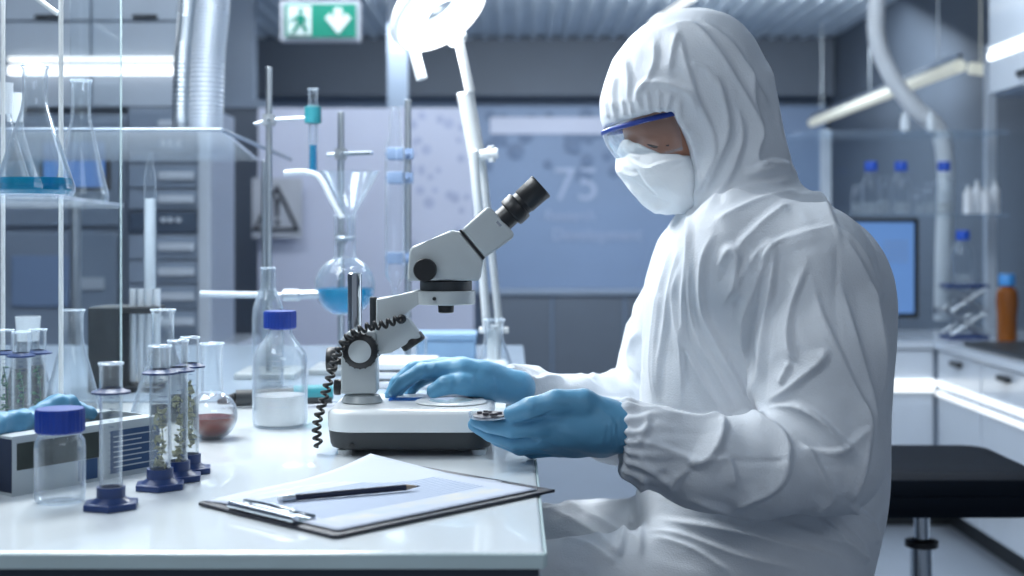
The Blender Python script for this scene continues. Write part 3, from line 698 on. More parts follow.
class Field:
    def __init__(s, lo, hi, h):
        s.h = h; s.lo = np.array(lo, float); n = np.ceil((np.array(hi)-s.lo)/h).astype(int)+1
        s.F = np.full(n, 1.0, np.float32); s.ax = [s.lo[i]+np.arange(n[i])*h for i in range(3)]
    def region(s, lo, hi):
        sl = []
        for i in range(3):
            a = int(np.searchsorted(s.ax[i], lo[i])); b = int(np.searchsorted(s.ax[i], hi[i])); sl.append(slice(max(a-1, 0), min(b+1, len(s.ax[i]))))
        sl = tuple(sl); X, Y, Z = np.meshgrid(s.ax[0][sl[0]], s.ax[1][sl[1]], s.ax[2][sl[2]], indexing='ij', sparse=True)
        return sl, X, Y, Z
    def union(s, sl, d, k):
        o = s.F[sl]
        if k > 0:
            hh = np.clip(.5+.5*(o-d)/k, 0, 1); s.F[sl] = (o*(1-hh)+d*hh-k*hh*(1-hh))
        else: s.F[sl] = np.minimum(o, d)
    def cone(s, a, b, ra, rb, k=.03, sy=1.0):
        a = np.array(a, float); b = np.array(b, float); m = max(ra, rb)*max(1, sy)+k+.02
        sl, X, Y, Z = s.region(np.minimum(a, b)-m, np.maximum(a, b)+m)
        if 0 in s.F[sl].shape: return
        ab = b-a; L2 = (ab**2).sum()+1e-12
        t = np.clip(((X-a[0])*ab[0]+(Y-a[1])*ab[1]+(Z-a[2])*ab[2])/L2, 0, 1)
        d = np.sqrt((X-a[0]-t*ab[0])**2+((Y-a[1]-t*ab[1])/sy)**2+(Z-a[2]-t*ab[2])**2)-(ra+(rb-ra)*t)
        s.union(sl, d, k)
    def ell(s, c, r, k=.03, rot=0):
        c = np.array(c, float); r = np.array(r, float); m = r.max()+k+.02
        sl, X, Y, Z = s.region(c-m, c+m); ca, sa = math.cos(rot), math.sin(rot)
        dx, dy, dz = X-c[0], Y-c[1], Z-c[2]; u = dx*ca+dz*sa; v = -dx*sa+dz*ca
        q = np.sqrt((u/r[0])**2+(dy/r[1])**2+(v/r[2])**2); s.union(sl, (q-1)*r.min(), k)
    def stack(s, rows, k=.03, n=2.0, sm=9):
        """rows: (z, x0, x1, yc, ry) sorted by z ascending"""
        R = np.array(sorted(rows), float); zz = s.ax[2]
        g = lambda col: np.convolve(np.pad(np.interp(zz, R[:, 0], col), sm, mode='edge'), np.ones(2*sm+1)/(2*sm+1), mode='same')[sm:-sm]
        x0, x1, yc, ry = g(R[:, 1]), g(R[:, 2]), g(R[:, 3]), g(R[:, 4])
        lo = (R[:, 1].min()-k-.02, (R[:, 3]-R[:, 4]).min()-k-.02, R[0, 0]-k-.02); hi = (R[:, 2].max()+k+.02, (R[:, 3]+R[:, 4]).max()+k+.02, R[-1, 0]+k+.02)
        sl, X, Y, Z = s.region(lo, hi); zi = sl[2]
        cx = ((x0+x1)/2)[zi]; rx = ((x1-x0)/2)[zi]; cy = yc[zi]; r_ = ry[zi]
        q = ((np.abs(X-cx)/rx)**n+(np.abs(Y-cy)/r_)**n)**(1/n); d = (q-1)*np.minimum(rx, r_)
        d = np.maximum(d, np.maximum(Z-R[-1, 0], R[0, 0]-Z)); s.union(sl, d, k)
    def mesh(s): return surface_nets(s.F, s.lo, s.h)
def raw_mesh(name, V, Q):
    me = bpy.data.meshes.new(name); me.vertices.add(len(V)); me.vertices.foreach_set('co', V.astype(np.float32).ravel())
    me.loops.add(Q.size); me.polygons.add(len(Q)); me.loops.foreach_set('vertex_index', Q.astype(np.int32).ravel())
    me.polygons.foreach_set('loop_start', np.arange(0, Q.size, 4, dtype=np.int32))
    try: me.polygons.foreach_set('loop_total', np.full(len(Q), 4, dtype=np.int32))
    except Exception: pass
    me.update(calc_edges=True); me.validate(); return me
def vnormals(V, Q):
    n = np.cross(V[Q[:, 2]]-V[Q[:, 0]], V[Q[:, 3]]-V[Q[:, 1]]); N = np.zeros_like(V)
    for i in range(4): 
        for c in range(3): N[:, c] += np.bincount(Q[:, i], n[:, c], len(V))
    return N/(np.linalg.norm(N, axis=1, keepdims=True)+1e-12)
def smooth(V, Q, it=2, lam=.5, mask=None):
    E = np.concatenate([Q[:, [0, 1]], Q[:, [1, 2]], Q[:, [2, 3]], Q[:, [3, 0]]]); deg = np.bincount(E[:, 0], minlength=len(V))+np.bincount(E[:, 1], minlength=len(V))
    for _ in range(it):
        A_ = np.zeros_like(V)
        for c in range(3): A_[:, c] = np.bincount(E[:, 0], V[E[:, 1], c], len(V))+np.bincount(E[:, 1], V[E[:, 0], c], len(V))
        D = (A_/np.maximum(deg, 1)[:, None]-V)*lam
        V = V+(D if mask is None else D*mask[:, None])
    return V
def vnoise(Pn, seed):
    """smooth value noise, vectorised"""
    r = np.random.default_rng(seed).random((32, 32, 32)); i = np.floor(Pn).astype(int); f_ = Pn-i; f_ = f_*f_*(3-2*f_); out = 0
    for a in (0, 1):
        for b in (0, 1):
            for c in (0, 1):
                wgt = (f_[:, 0] if a else 1-f_[:, 0])*(f_[:, 1] if b else 1-f_[:, 1])*(f_[:, 2] if c else 1-f_[:, 2])
                out = out+wgt*r[(i[:, 0]+a) % 32, (i[:, 1]+b) % 32, (i[:, 2]+c) % 32]
    return out*2-1
def fold_disp(UV, strokes):
    """UV: vertex coordinates in the side elevation; strokes: (amp, width, [(u, v)...]); crest lines raised with soft troughs beside"""
    D = np.zeros(len(UV))
    for amp, wd, pts in strokes:
        sp = spline([Vector((p[0], p[1], 0)) for p in pts], 6); A_ = np.array([[p.x, p.y] for p in sp])
        lo = A_.min(0)-wd*4; hi = A_.max(0)+wd*4
        ids = np.where((UV[:, 0] > lo[0]) & (UV[:, 0] < hi[0]) & (UV[:, 1] > lo[1]) & (UV[:, 1] < hi[1]))[0]
        if len(ids) == 0: continue
        p = UV[ids]; best = np.full(len(ids), 1e9); bt = np.zeros(len(ids)); bs = np.zeros(len(ids)); n = len(A_)-1
        for i in range(n):
            a, b = A_[i], A_[i+1]; ab = b-a; L2 = (ab**2).sum()+1e-9; t = np.clip(((p-a)@ab)/L2, 0, 1)
            q = p-a-t[:, None]*ab; d_ = np.sqrt((q**2).sum(1)); m = d_ < best
            best[m] = d_[m]; bt[m] = ((i+t)/n)[m]; bs[m] = np.sign(ab[0]*q[:, 1]-ab[1]*q[:, 0])[m]
        tp = np.clip(bt*5, 0, 1)*np.clip((1-bt)*5, 0, 1); tp = .15+.85*tp*tp*(3-2*tp); x = best/wd*np.where(bs > 0, .42, 1.15)
        D[ids] += amp*tp*(np.exp(-(x*x+.01)**.55)-.16*np.exp(-((x-2.2)/.9)**2)+.22*np.exp(-(best/1.9)**2))
    return D

# ================================================================== the person
YP = 1.95
def T(px, py, Y=YP): p = P(px, py, Y); return (p.x, p.y, p.z)
S_ = F/YP
person = None
# --- body (one continuous figure under the coverall)
fb = Field((-.2, 1.55, .15), (.62, 2.35, 1.56), .0065)
tx = lambda px: (px-512)/S_
tz = lambda py: CZ-(py-230)/S_
fb.ell(T(694, 100), (.098, .072, .105), .02, .25)                 # skull
fb.ell(T(668, 140), (.053, .058, .070), .03, .40)                 # face
fb.cone(T(664, 170), T(672, 186), .028, .028, .03)                # jaw and chin
for s in (-1, 1):
    fb.ell((T(640, 129)[0], YP+s*.026, T(640, 129)[2]), (.014, .024, .011), .02)     # brow
    fb.ell((T(658, 158)[0], YP+s*.042, T(658, 158)[2]), (.022, .018, .022), .02)     # cheekbone
    fb.ell((T(700, 138)[0], YP+s*.074, T(700, 138)[2]), (.014, .010, .028), .006)    # ear
fb.cone(T(636, 140), T(629, 156), .009, .011, .012)               # nose
fb.cone(T(642, 172), T(645, 181), .010, .010, .015)               # lips
fb.cone(T(712, 160), T(728, 225), .044, .055, .03)                # neck
fb.stack([(tz(y), tx(a), tx(b), YP, r) for y, a, b, r in ((225, 715, 805, .10), (260, 705, 840, .125), (330, 695, 850, .13), (430, 685, 845, .12), (520, 668, 860, .155), (585, 668, 852, .17), (620, 690, 845, .15))], .04)
fb.cone(T(800, 262, 1.82), T(824, 448, 1.76), .046, .036, .02); fb.cone(T(824, 452, 1.75), T(622, 431, 1.68), .034, .020, .01)
fb.cone(T(720, 262, 2.08), T(660, 412, 2.15), .045, .036, .02); fb.cone(T(660, 410, 2.14), T(512, 387, 1.90), .030, .017, .01)
KN = {}
for s, Yk in ((-1, 1.84), (1, 2.07)):
    hip = (.37, YP+s*.09, .70); kn = (-.04, Yk, .685); an = (.13, Yk, .30); toe = (-.02, Yk, .245)
    fb.cone(hip, kn, .078, .052, .03); fb.cone(kn, an, .052, .036, .02); fb.cone(an, toe, .034, .026, .02); KN[s] = (hip, kn, an, toe)
V, Q = fb.mesh(); V = smooth(V, Q, 2)
me = raw_mesh('person', V, Q)
person = link('person', me, 'skin', None); top(person, 'person seated at the microscope in hooded white coverall, goggles, face mask and blue gloves', 'person')
# --- coverall
fc = Field((-.16, 1.52, .22), (.64, 2.32, 1.56), .0031)
rows = [(195, 692, 806, .085), (215, 678, 846, .135), (240, 664, 871, .175), (265, 652, 882, .195), (290, 646, 890, .195), (330, 643, 890, .185), (380, 640, 886, .18),
        (430, 641, 884, .172), (480, 642, 884, .175), (520, 641, 879, .185), (560, 640, 868, .19), (600, 655, 862, .19), (635, 690, 850, .165)]
fc.stack([(tz(y), tx(a), tx(b), YP, r) for y, a, b, r in rows], .03, 2.15)
fc.cone(T(738, 250, 1.80), T(812, 268, 1.775), .075, .080, .05)                                                # near shoulder
for a, b, ra, rb in ((T(812, 268, 1.775), T(822, 350, 1.755), .080, .082), (T(822, 350, 1.755), T(824, 452, 1.73), .082, .078),
                     (T(824, 458, 1.73), T(770, 466, 1.70), .070, .060), (T(770, 466, 1.70), T(700, 462, 1.69), .060, .055), (T(700, 462, 1.69), T(655, 448, 1.685), .055, .045), (T(655, 446, 1.685), T(608, 431, 1.68), .048, .038)):
    fc.cone(a, b, ra, rb, .018)
for a, b, ra, rb in ((T(700, 262, 2.10), T(678, 330, 2.13), .07, .075), (T(678, 330, 2.13), T(652, 405, 2.15), .072, .068), (T(652, 405, 2.15), T(620, 420, 2.10), .068, .066),
                     (T(620, 420, 2.10), T(570, 415, 2.00), .066, .053), (T(570, 412, 2.00), T(532, 396, 1.95), .050, .034), (T(532, 393, 1.94), T(495, 386, 1.90), .037, .032)):
    fc.cone(a, b, ra, rb, .018)
for s in (-1, 1):
    hip, kn, an, toe = KN[s]; dz = .0 if s < 0 else .012
    fc.cone(hip, (kn[0], kn[1], kn[2]+dz), .098, .072, .03); fc.cone((kn[0], kn[1], kn[2]+dz), (an[0], an[1], an[2]+.02), .070, .052, .02)
for lo_c, hi_c, xc in (((.04, 1.5, .83), (.22, 1.78, 1.02), .1400), ((-.12, 1.80, .88), (.03, 2.02, 1.06), -.0050)):   # open cuffs
    sl, X, Y_, Z = fc.region(lo_c, hi_c); fc.F[sl] = np.maximum(fc.F[sl], (xc-X)+0*Y_+0*Z)
# hood
hrows = [(11, 681, 702, .018), (13, 668, 716, .040), (18, 655, 728, .062), (27, 640, 740, .082), (40, 626, 751, .098), (55, 615, 760, .107), (80, 605, 771, .113), (100, 600, 777, .113), (120, 601, 781, .108), (140, 610, 785, .102), (165, 640, 790, .094), (190, 672, 800, .09), (215, 680, 815, .10), (235, 700, 825, .10)]
tmp = np.full(fc.F.shape, 1.0, np.float32); keep = fc.F; fc.F = tmp
fc.stack([(tz(y), tx(a), tx(b), YP, r) for y, a, b, r in hrows], .0, 2.1, sm=2)
# carve the face opening (a slanted cut seen from the side as this outline)
cut = [(560, 140), (601, 129), (618, 124), (640, 118), (656, 115), (667, 117), (674, 130), (683, 153), (688, 175), (694, 196), (699, 209), (690, 232), (560, 250)]
sl, X, Y_, Z = fc.region((.0, 1.75, 1.10), (.45, 2.15, 1.55))
Xg = (X+0*Z)[:, 0, :]; Zg = (Z+0*X)[:, 0, :]; px_ = 512+Xg*S_; py_ = 230-(Zg-CZ)*S_
dmin = np.full(px_.shape, 1e9); ins = np.zeros(px_.shape, bool)
for i in range(len(cut)):
    a, b = np.array(cut[i], float), np.array(cut[(i+1) % len(cut)], float); ab = b-a; L2 = (ab**2).sum()
    t = np.clip(((px_-a[0])*ab[0]+(py_-a[1])*ab[1])/L2, 0, 1); dmin = np.minimum(dmin, np.hypot(px_-a[0]-t*ab[0], py_-a[1]-t*ab[1]))
    cnd = (a[1] > py_) != (b[1] > py_); ins ^= cnd & (px_ < (b[0]-a[0])*(py_-a[1])/((b[1]-a[1]) if b[1] != a[1] else 1e-9)+a[0])
sd = (np.where(ins, -dmin, dmin)/S_)[:, None, :]
fc.F[sl] = np.maximum(fc.F[sl], -sd)
hood = fc.F; fc.F = keep
kk = .02; hh = np.clip(.5+.5*(fc.F-hood)/kk, 0, 1)
fc.F = fc.F*(1-hh)+hood*hh-kk*hh*(1-hh)
V, Q = fc.mesh(); V = smooth(V, Q, 2)
Nn = vnormals(V, Q)
def elev(V): return np.stack([512+V[:, 0]*F/V[:, 1], 230-(V[:, 2]-CZ)*F/V[:, 1]], 1)
UV = elev(V)
m3 = .001
FOLDS = [  # crest lines drawn in the side elevation: hood
 (4, 4, [(655, 30), (690, 26), (715, 50), (740, 90), (757, 125), (762, 150)]), (3, 3, [(700, 22), (730, 45), (752, 80), (768, 110)]),
 (3, 2.6, [(678, 33), (673, 50), (670, 72)]), (3, 2.6, [(679, 33), (685, 60), (692, 82), (700, 105), (712, 125)]), (2.4, 2.4, [(654, 38), (655, 60), (648, 80), (640, 95)]),
 (2.4, 2.3, [(626, 58), (630, 80), (629, 105)]), (2, 2, [(617, 75), (614, 95), (620, 112)]), (3.5, 3.5, [(636, 108), (640, 90), (655, 82), (675, 86), (690, 95), (697, 115)]),
 (2, 1.8, [(640, 96), (642, 110)]), (2, 1.8, [(649, 92), (650, 112)]), (2, 1.8, [(660, 92), (660, 112)]), (2, 1.8, [(671, 94), (667, 112)]), (2, 2, [(681, 98), (680, 118), (690, 132)]),
 (2, 1.8, [(607, 100), (610, 118)]), (2, 1.8, [(615, 100), (617, 119)]), (2, 1.8, [(624, 98), (626, 117)]), (2, 1.8, [(632, 98), (633, 115)]),
 (4, 3.4, [(712, 70), (722, 95), (728, 130), (716, 165), (700, 205)]), (3.5, 3.2, [(748, 60), (752, 95), (760, 130), (757, 160), (780, 165), (800, 178)]),
 (3, 3, [(735, 105), (742, 130), (738, 155), (722, 190), (705, 212)]), (3, 2.6, [(752, 172), (770, 160), (790, 165)]), (3, 2.6, [(744, 172), (756, 172), (775, 168)]),
 (2.4, 2.2, [(700, 110), (712, 130), (714, 155), (704, 180), (697, 204)]), (1.8, 1.8, [(690, 170), (694, 185), (693, 205)]), (1.8, 1.8, [(698, 172), (701, 186), (697, 206)]), (1.5, 1.6, [(686, 178), (689, 204)]),
 (3, 3, [(765, 60), (773, 95), (778, 130), (792, 170)]), (2, 2.4, [(690, 62), (705, 68), (715, 85)]),
 # neck to shoulder
 (3, 3.5, [(720, 200), (750, 188), (790, 180)]), (3, 4, [(715, 222), (750, 205), (800, 190)]), (3, 4, [(735, 250), (760, 225), (790, 205)]), (2.5, 3, [(800, 182), (822, 198), (834, 226), (838, 250)]),
 (3, 3, [(760, 262), (775, 245), (800, 235), (834, 226)]), (3, 4, [(834, 226), (858, 245), (876, 280), (884, 300)]), (2.6, 3, [(842, 238), (858, 262), (870, 290), (880, 330), (886, 380)]),
 # front placket folds from the chin
 (3.5, 2.6, [(690, 205), (690, 240), (687, 290), (684, 340), (682, 400)]), (3, 2.4, [(683, 240), (675, 280), (668, 320), (662, 360), (661, 400)]),
 (3.2, 2.6, [(684, 262), (676, 300), (684, 340), (700, 375), (722, 412)]), (4, 3, [(713, 235), (704, 262), (705, 310), (722, 350), (742, 390), (755, 412)]),
 (3, 2.6, [(686, 225), (672, 258), (660, 300), (655, 350), (654, 400)]), (2.6, 2.6, [(694, 240), (692, 300), (700, 340), (722, 380), (735, 408)]), (2.4, 2.2, [(664, 290), (659, 340), (658, 400)]),
 (4.5, 4, [(718, 270), (728, 250), (738, 256), (734, 285), (724, 305)]), (3, 3.4, [(735, 300), (742, 275), (760, 250), (775, 240)]), (3.4, 3.4, [(768, 255), (752, 300), (746, 335), (745, 350)]),
 (5, 3.4, [(752, 290), (745, 320), (744, 348), (756, 378), (760, 405), (762, 420)]),
 # upper sleeve
 (4, 3, [(776, 245), (772, 290), (765, 335), (760, 380), (759, 405)]), (3.4, 2.8, [(808, 262), (796, 295), (789, 325), (790, 350), (797, 362)]), (3.4, 3, [(812, 280), (822, 315), (838, 350), (850, 378), (864, 410), (872, 440)]),
 (4, 4, [(825, 348), (822, 360), (805, 375), (785, 392), (764, 404)]), (3, 2.6, [(790, 362), (780, 385)]), (3, 3, [(840, 285), (850, 320), (862, 360), (872, 400), (878, 440)]),
 (3, 3, [(868, 280), (876, 320), (882, 360), (882, 400)]), (4, 3.4, [(764, 410), (800, 408), (840, 440), (850, 452)]), (3, 3, [(790, 400), (820, 420), (838, 446), (842, 455)]),
 (3.4, 3, [(800, 440), (815, 462), (832, 495), (822, 508), (812, 512)]), (3, 3, [(862, 400), (868, 440), (862, 480), (850, 505)]), (2.6, 3, [(800, 448), (840, 452), (868, 425)]),
 # forearm
 (3.5, 3.4, [(640, 408), (672, 415), (700, 420), (722, 415)]), (4.5, 3.6, [(722, 416), (722, 432), (715, 450), (700, 463), (688, 462)]), (3.4, 3, [(728, 420), (745, 414), (762, 420), (780, 430), (789, 448), (786, 470)]),
 (3.6, 3.4, [(787, 450), (786, 475), (770, 492), (748, 500), (728, 508)]), (3, 3, [(642, 440), (670, 450), (700, 462)]), (3, 3, [(700, 463), (725, 458), (732, 470), (735, 490)]),
 (3, 3, [(648, 416), (645, 432), (636, 445)]), (2.6, 2.6, [(690, 468), (676, 480), (672, 492)]), (2.4, 2.6, [(640, 455), (650, 470), (672, 485)]),
 # waist and hip
 (3, 3, [(690, 500), (740, 512), (800, 530), (850, 545)]), (3, 3, [(645, 470), (642, 510), (640, 560)]), (3, 3, [(660, 520), (720, 528), (790, 545), (845, 560)]), (3.4, 3, [(820, 520), (845, 540), (868, 560)]),
 (3.4, 3, [(850, 505), (872, 525), (878, 545)]), (2.6, 2.8, [(640, 535), (680, 535), (740, 555), (800, 570)]), (3, 3, [(835, 520), (862, 548), (866, 565)]), (2.4, 2.4, [(650, 540), (690, 548), (730, 572)]),
 # thighs
 (3, 4, [(548, 508), (590, 530), (622, 560)]), (3, 3.6, [(560, 500), (600, 520), (640, 545)]), (3, 3.2, [(640, 520), (625, 535), (618, 560)]), (2.4, 3, [(560, 540), (590, 548), (615, 565)]),
 # stitched seams
 (-1.1, 1.6, [(772, 250), (795, 236), (834, 224)]), (-1.1, 1.6, [(834, 224), (838, 260), (836, 300), (842, 350)]), (-1.1, 1.6, [(728, 460), (755, 461), (788, 460)]), (-1.0, 1.6, [(688, 215), (688, 300), (683, 400)]),
 # far sleeve
 (3.2, 3, [(520, 372), (535, 380), (550, 377), (565, 382)]), (3.4, 3.4, [(640, 330), (630, 355), (640, 380)]), (3, 3, [(575, 372), (588, 380), (600, 374), (620, 372)]), (2.6, 3, [(560, 395), (600, 400), (640, 402)]), (2.5, 3, [(570, 462), (600, 470), (630, 468)]),
]
near = np.clip((YP+.10-V[:, 1])/.08, 0, 1)*np.clip(.45-Nn[:, 1], 0, 1)
near = np.clip(near*2, 0, 1)
farw = np.clip((V[:, 1]-1.98)/.06, 0, 1)*(UV[:, 0] < 645)
D = fold_disp(UV, FOLDS)*m3*1.9*np.maximum(near, farw)
# loose-cloth undulation everywhere (stretched along the drop of the cloth)
Pn = V*np.array([26, 26, 9.0])+5; r1 = 1-np.abs(vnoise(Pn+1.3*vnoise(V*14, 3)[:, None], 1))*2
Pn2 = V*np.array([11, 11, 6.0])+9; r2 = vnoise(Pn2, 2)
away = 1-.8*near
D += r1*.0032*away+r2*.0032
for xc, yc, zc2, m_c in ((.14, 1.68, .932, (V[:, 1] < 1.77) & (V[:, 2] > .84) & (V[:, 2] < 1.02) & (V[:, 0] > .12)), (-.005, 1.90, .974, (V[:, 1] > 1.80) & (V[:, 2] > .9) & (V[:, 2] < 1.05) & (V[:, 0] < .06))):
    dx = V[:, 0]-xc; th = np.arctan2(V[:, 2]-zc2, V[:, 1]-yc)     # gathers of the elastic cuffs
    ph = 17*th+2.5*vnoise(V*40, 12)+dx*30
    D += np.where(m_c, (np.sin(ph)*.0030+.002)*np.exp(-(np.maximum(dx-.006, 0)/.028)**1.4), 0)
# thin edge bands of the hood opening gathered by elastic
D = smooth(np.stack([D, D, D], 1), Q, 1, .3)[:, 0]
V = V+Nn*D[:, None]
me = raw_mesh('coverall', V, Q); cov = link('coverall', me, 'suit', person)
cov.data.attributes.remove(cov.data.attributes['sharp_edge']) if 'sharp_edge' in cov.data.attributes else None
# coverall is solid cloth over the body: put a placket flap seam on it
# --- overshoes
for s in (-1, 1):
    hip, kn, an, toe = KN[s]
    fo = Field((toe[0]-.08, an[1]-.08, .17), (an[0]+.09, an[1]+.08, .40), .005)
    fo.cone((an[0], an[1], an[2]+.03), (an[0]+.01, an[1], an[2]-.03), .056, .05, .03); fo.cone((an[0], an[1], an[2]-.035), (toe[0], toe[1], toe[2]), .048, .038, .03)
    sl, X, Y_, Z = fo.region((-9, -9, -9), (9, 9, 9)); fo.F = np.maximum(fo.F, (.213-Z)+0*X+0*Y_).astype(np.float32)
    V, Q = fo.mesh(); V = smooth(V, Q, 2); V = V+vnormals(V, Q)*(vnoise(V*60, 4)*.003)[:, None]
    link('overshoe', raw_mesh('overshoe', V, Q), 'suit', person)
# --- mask
fm = Field((.10, 1.84, 1.18), (.32, 2.06, 1.36), .0022)
mr = [(133, 630, 690, .040), (140, 622, 692, .056), (150, 617, 700, .068), (158, 616, 702, .075), (171, 615, 704, .080), (180, 622, 706, .081), (188, 628, 707, .079), (198, 637, 708, .072), (207, 646, 706, .060), (214, 656, 700, .040)]
fm.stack([(tz(y), tx(a), tx(b), YP, r) for y, a, b, r in mr], 0, 1.9, sm=2)
sl, X, Y_, Z = fm.region((-9, -9, -9), (9, 9, 9)); px_ = 512+X*S_; py_ = 230-(Z-CZ)*S_
line = np.interp(px_, [610, 626, 640, 655, 684, 710], [138, 140, 148.5, 156.5, 157.5, 158])
fm.F = np.maximum(fm.F, ((line-py_)/S_)+0*Y_).astype(np.float32)
V, Q = fm.mesh(); V = smooth(V, Q, 2); Nn = vnormals(V, Q)
U2 = np.stack([512+V[:, 0]*S_*(YP/V[:, 1]), 230-(V[:, 2]-CZ)*S_*(YP/V[:, 1])], 1)
MF = [(1.8, 1.6, [(628, 158), (645, 168), (660, 164), (690, 156)]), (-1.6, 1.8, [(634, 168), (645, 185), (662, 205)]), (1.5, 1.6, [(619, 168), (626, 174), (640, 176)]), (1.6, 1.6, [(626, 184), (640, 194), (652, 206), (668, 209)]),
      (-1.6, 1.5, [(630, 180), (645, 192), (655, 200), (672, 204)]), (1.2, 1.6, [(622, 150), (640, 158)]), (1.3, 1.5, [(652, 203), (660, 209)])]
V = V+Nn*(fold_disp(U2, MF)*.0017+vnoise(V*70, 6)*.0012)[:, None]
link('face_mask', raw_mesh('face_mask', V, Q), 'mask', person)
# --- goggles
def arc(front, back, hw, n=25, p=1.0):
    out = []
    for i in range(n):
        th = -PI/2+PI*i/(n-1); c_ = math.cos(th)**.8; x = back[0]+(front[0]-back[0])*c_; y = back[1]+(front[1]-back[1])*c_
        out.append(Vector((tx(x), YP+hw*math.sin(th), tz(y))))
    return out
g_top = arc((603, 133), (668, 118), .082); g_bot = arc((624, 166), (676, 152), .074); g_mid = arc((606, 148), (674, 136), .084)
f = B(); rows_ = []
for k in range(9):
    t = k/8; rows_.append([f.verts.new(a*(1-t)**2+m*2*t*(1-t)+b*t*t) for a, m, b in zip(g_top, g_mid, g_bot)])
for a, b in zip(rows_, rows_[1:]):
    for k in range(len(a)-1): f.faces.new((a[k], a[k+1], b[k+1], b[k]))
gog = mk('goggle_lens', f, 'lens', person)
so_ = gog.modifiers.new('thickness', 'SOLIDIFY'); so_.thickness = .0014; so_.offset = 1
f = B(); tube(f, g_top, .0042, 10, flat=(.9, .7)); mk('goggle_frame', f, 'cap', person, label='blue upper frame of the goggles')
f = B(); tube(f, [p+Vector((0, 0, .0065)) for p in arc((606, 131), (664, 119), .080)], .0032, 8); tube(f, g_bot, .0018, 8); mk('goggle_rim', f, 'lens', person)
for s in (-1, 1):     # eyes and brows
    e = Vector((tx(652), YP+s*.046, tz(146))); f = B(); bmesh.ops.create_uvsphere(f, u_segments=24, v_segments=16, radius=.0125, matrix=Matrix.Translation(e)); mk('eyelid', f, 'skin', person)
    f = B(); tube(f, spline([(tx(632), YP+s*.018, tz(131)), (tx(640), YP+s*.042, tz(126)), (tx(656), YP+s*.057, tz(129))], 6), [.003]*12+[.002], 8); mk('eyebrow', f, 'hair', person)
    f = B(); tube(f, spline([(tx(643), YP+s*.050, tz(146)), (tx(649), YP+s*.0590, tz(149)), (tx(655), YP+s*.0600, tz(149.5)), (tx(664), YP+s*.063, tz(148))], 6), .0016, 8); mk('eyelash', f, 'hair', person)
# --- gloves
def glove(chains, lo, hi, k=.008, label=None, creases=(), noise=.0008):
    lo = np.array(lo)-.03; hi = np.array(hi)+.03; fg = Field(lo, hi, .0019)
    for ch in chains:
        pts, rr, kk_ = ch
        for i in range(len(pts)-1): fg.cone(pts[i], pts[i+1], rr[i], rr[i+1], kk_)
    V, Q = fg.mesh(); V = smooth(V, Q, 2); N_ = vnormals(V, Q)
    D = fold_disp(elev(V), creases)*.001*(N_[:, 1] < .2)+vnoise(V*110, 8)*noise*.5
    V = V+N_*D[:, None]
    return link('glove', raw_mesh('glove', V, Q), 'nitrile', person, label=label)
def H(px, py, dy=0, Y=1.68): return tuple(P(px, py, Y+dy))
ch = [
 ([H(636, 430), H(600, 426), H(580, 425)], [.030, .030, .029], .02),
 ([H(600, 425, .0), H(572, 416), H(541, 424, -.004)], [.028, .021, .0150], .014),
 ([H(600, 428, .01), H(570, 430, .010), H(545, 437, .012)], [.028, .020, .0150], .014),
 ([H(600, 432, .02), H(572, 436, .024), H(552, 443, .030)], [.026, .019, .0145], .014),
 ([H(600, 436, .02), H(576, 441, .034), H(560, 447, .046)], [.024, .017, .0130], .014),
 ([H(541, 425, -.004), H(512, 429, -.006), H(490, 425, -.004), H(476, 421, -.002)], [.0145, .0115, .0098, .0082], .003),   # index
 ([H(545, 438, .012), H(514, 441, .016), H(490, 434, .018), H(474, 425, .020)], [.0140, .0112, .0096, .0082], .003),        # middle
 ([H(552, 443, .030), H(520, 447, .036), H(498, 439, .040), H(482, 430, .042)], [.0132, .0108, .0092, .0080], .003),        # ring
 ([H(560, 447, .046), H(532, 451, .054), H(514, 445, .058), H(500, 438, .060)], [.0120, .0095, .0083, .0072], .003),        # little
 ([H(606, 418, -.004), H(583, 404, -.014), H(556, 402, -.020), H(530, 408, -.020), H(512, 414, -.014)], [.022, .0185, .0150, .0128, .0108], .005),   # thumb
]
CR = [(1.2, 1.6, [(606+k*4.5, 422+random.uniform(-8, 8)), (604+k*5+random.uniform(-3, 3), 448)]) for k in range(5)]+[(-2.2, 1.8, [(513, 424), (535, 420), (556, 411)]), (1, 1.5, [(600, 408), (612, 420), (616, 440)]), (1, 1.6, [(528, 446), (545, 440), (560, 448)]), (.9, 1.5, [(534, 404), (530, 412)])]
glove(ch, H(462, 470, -.09), H(636, 380, .12), label='blue glove on the near left hand, thumb on top', creases=CR)
G = lambda px, py, dy=0: H(px, py, dy, 1.87)
ch = [
 ([G(518, 388, .02), G(485, 381, .01), G(465, 377, .01)], [.0250, .0235, .0210], .02),
 ([G(478, 377), G(462, 372, -.004), G(447, 370, -.004)], [.0195, .0165, .0135], .012),
 ([G(478, 378, .015), G(462, 371, .018), G(444, 367, .020)], [.0195, .0165, .0135], .012),
 ([G(478, 380, .028), G(462, 373, .036), G(446, 369, .042)], [.0185, .0155, .0130], .012),
 ([G(478, 382, .036), G(464, 377, .050), G(450, 373, .060)], [.0170, .0140, .0120], .012),
 ([G(447, 370, -.004), G(421, 371, -.006), G(403, 382, -.008), G(394, 392, -.008)], [.0135, .0112, .0095, .0080], .003),
 ([G(444, 367, .020), G(414, 369, .018), G(397, 383, .014), G(390, 395, .010)], [.0135, .0112, .0096, .0082], .003),
 ([G(446, 369, .042), G(418, 372, .042), G(402, 385, .038), G(396, 395, .034)], [.0130, .0108, .0092, .0080], .003),
 ([G(450, 373, .060), G(427, 377, .062), G(413, 387, .060), G(407, 396, .056)], [.0120, .0096, .0084, .0074], .003),
 ([G(482, 386, -.006), G(463, 384, -.022), G(446, 385, -.028), G(434, 391, -.028)], [.0185, .0145, .0125, .0105], .005),
]
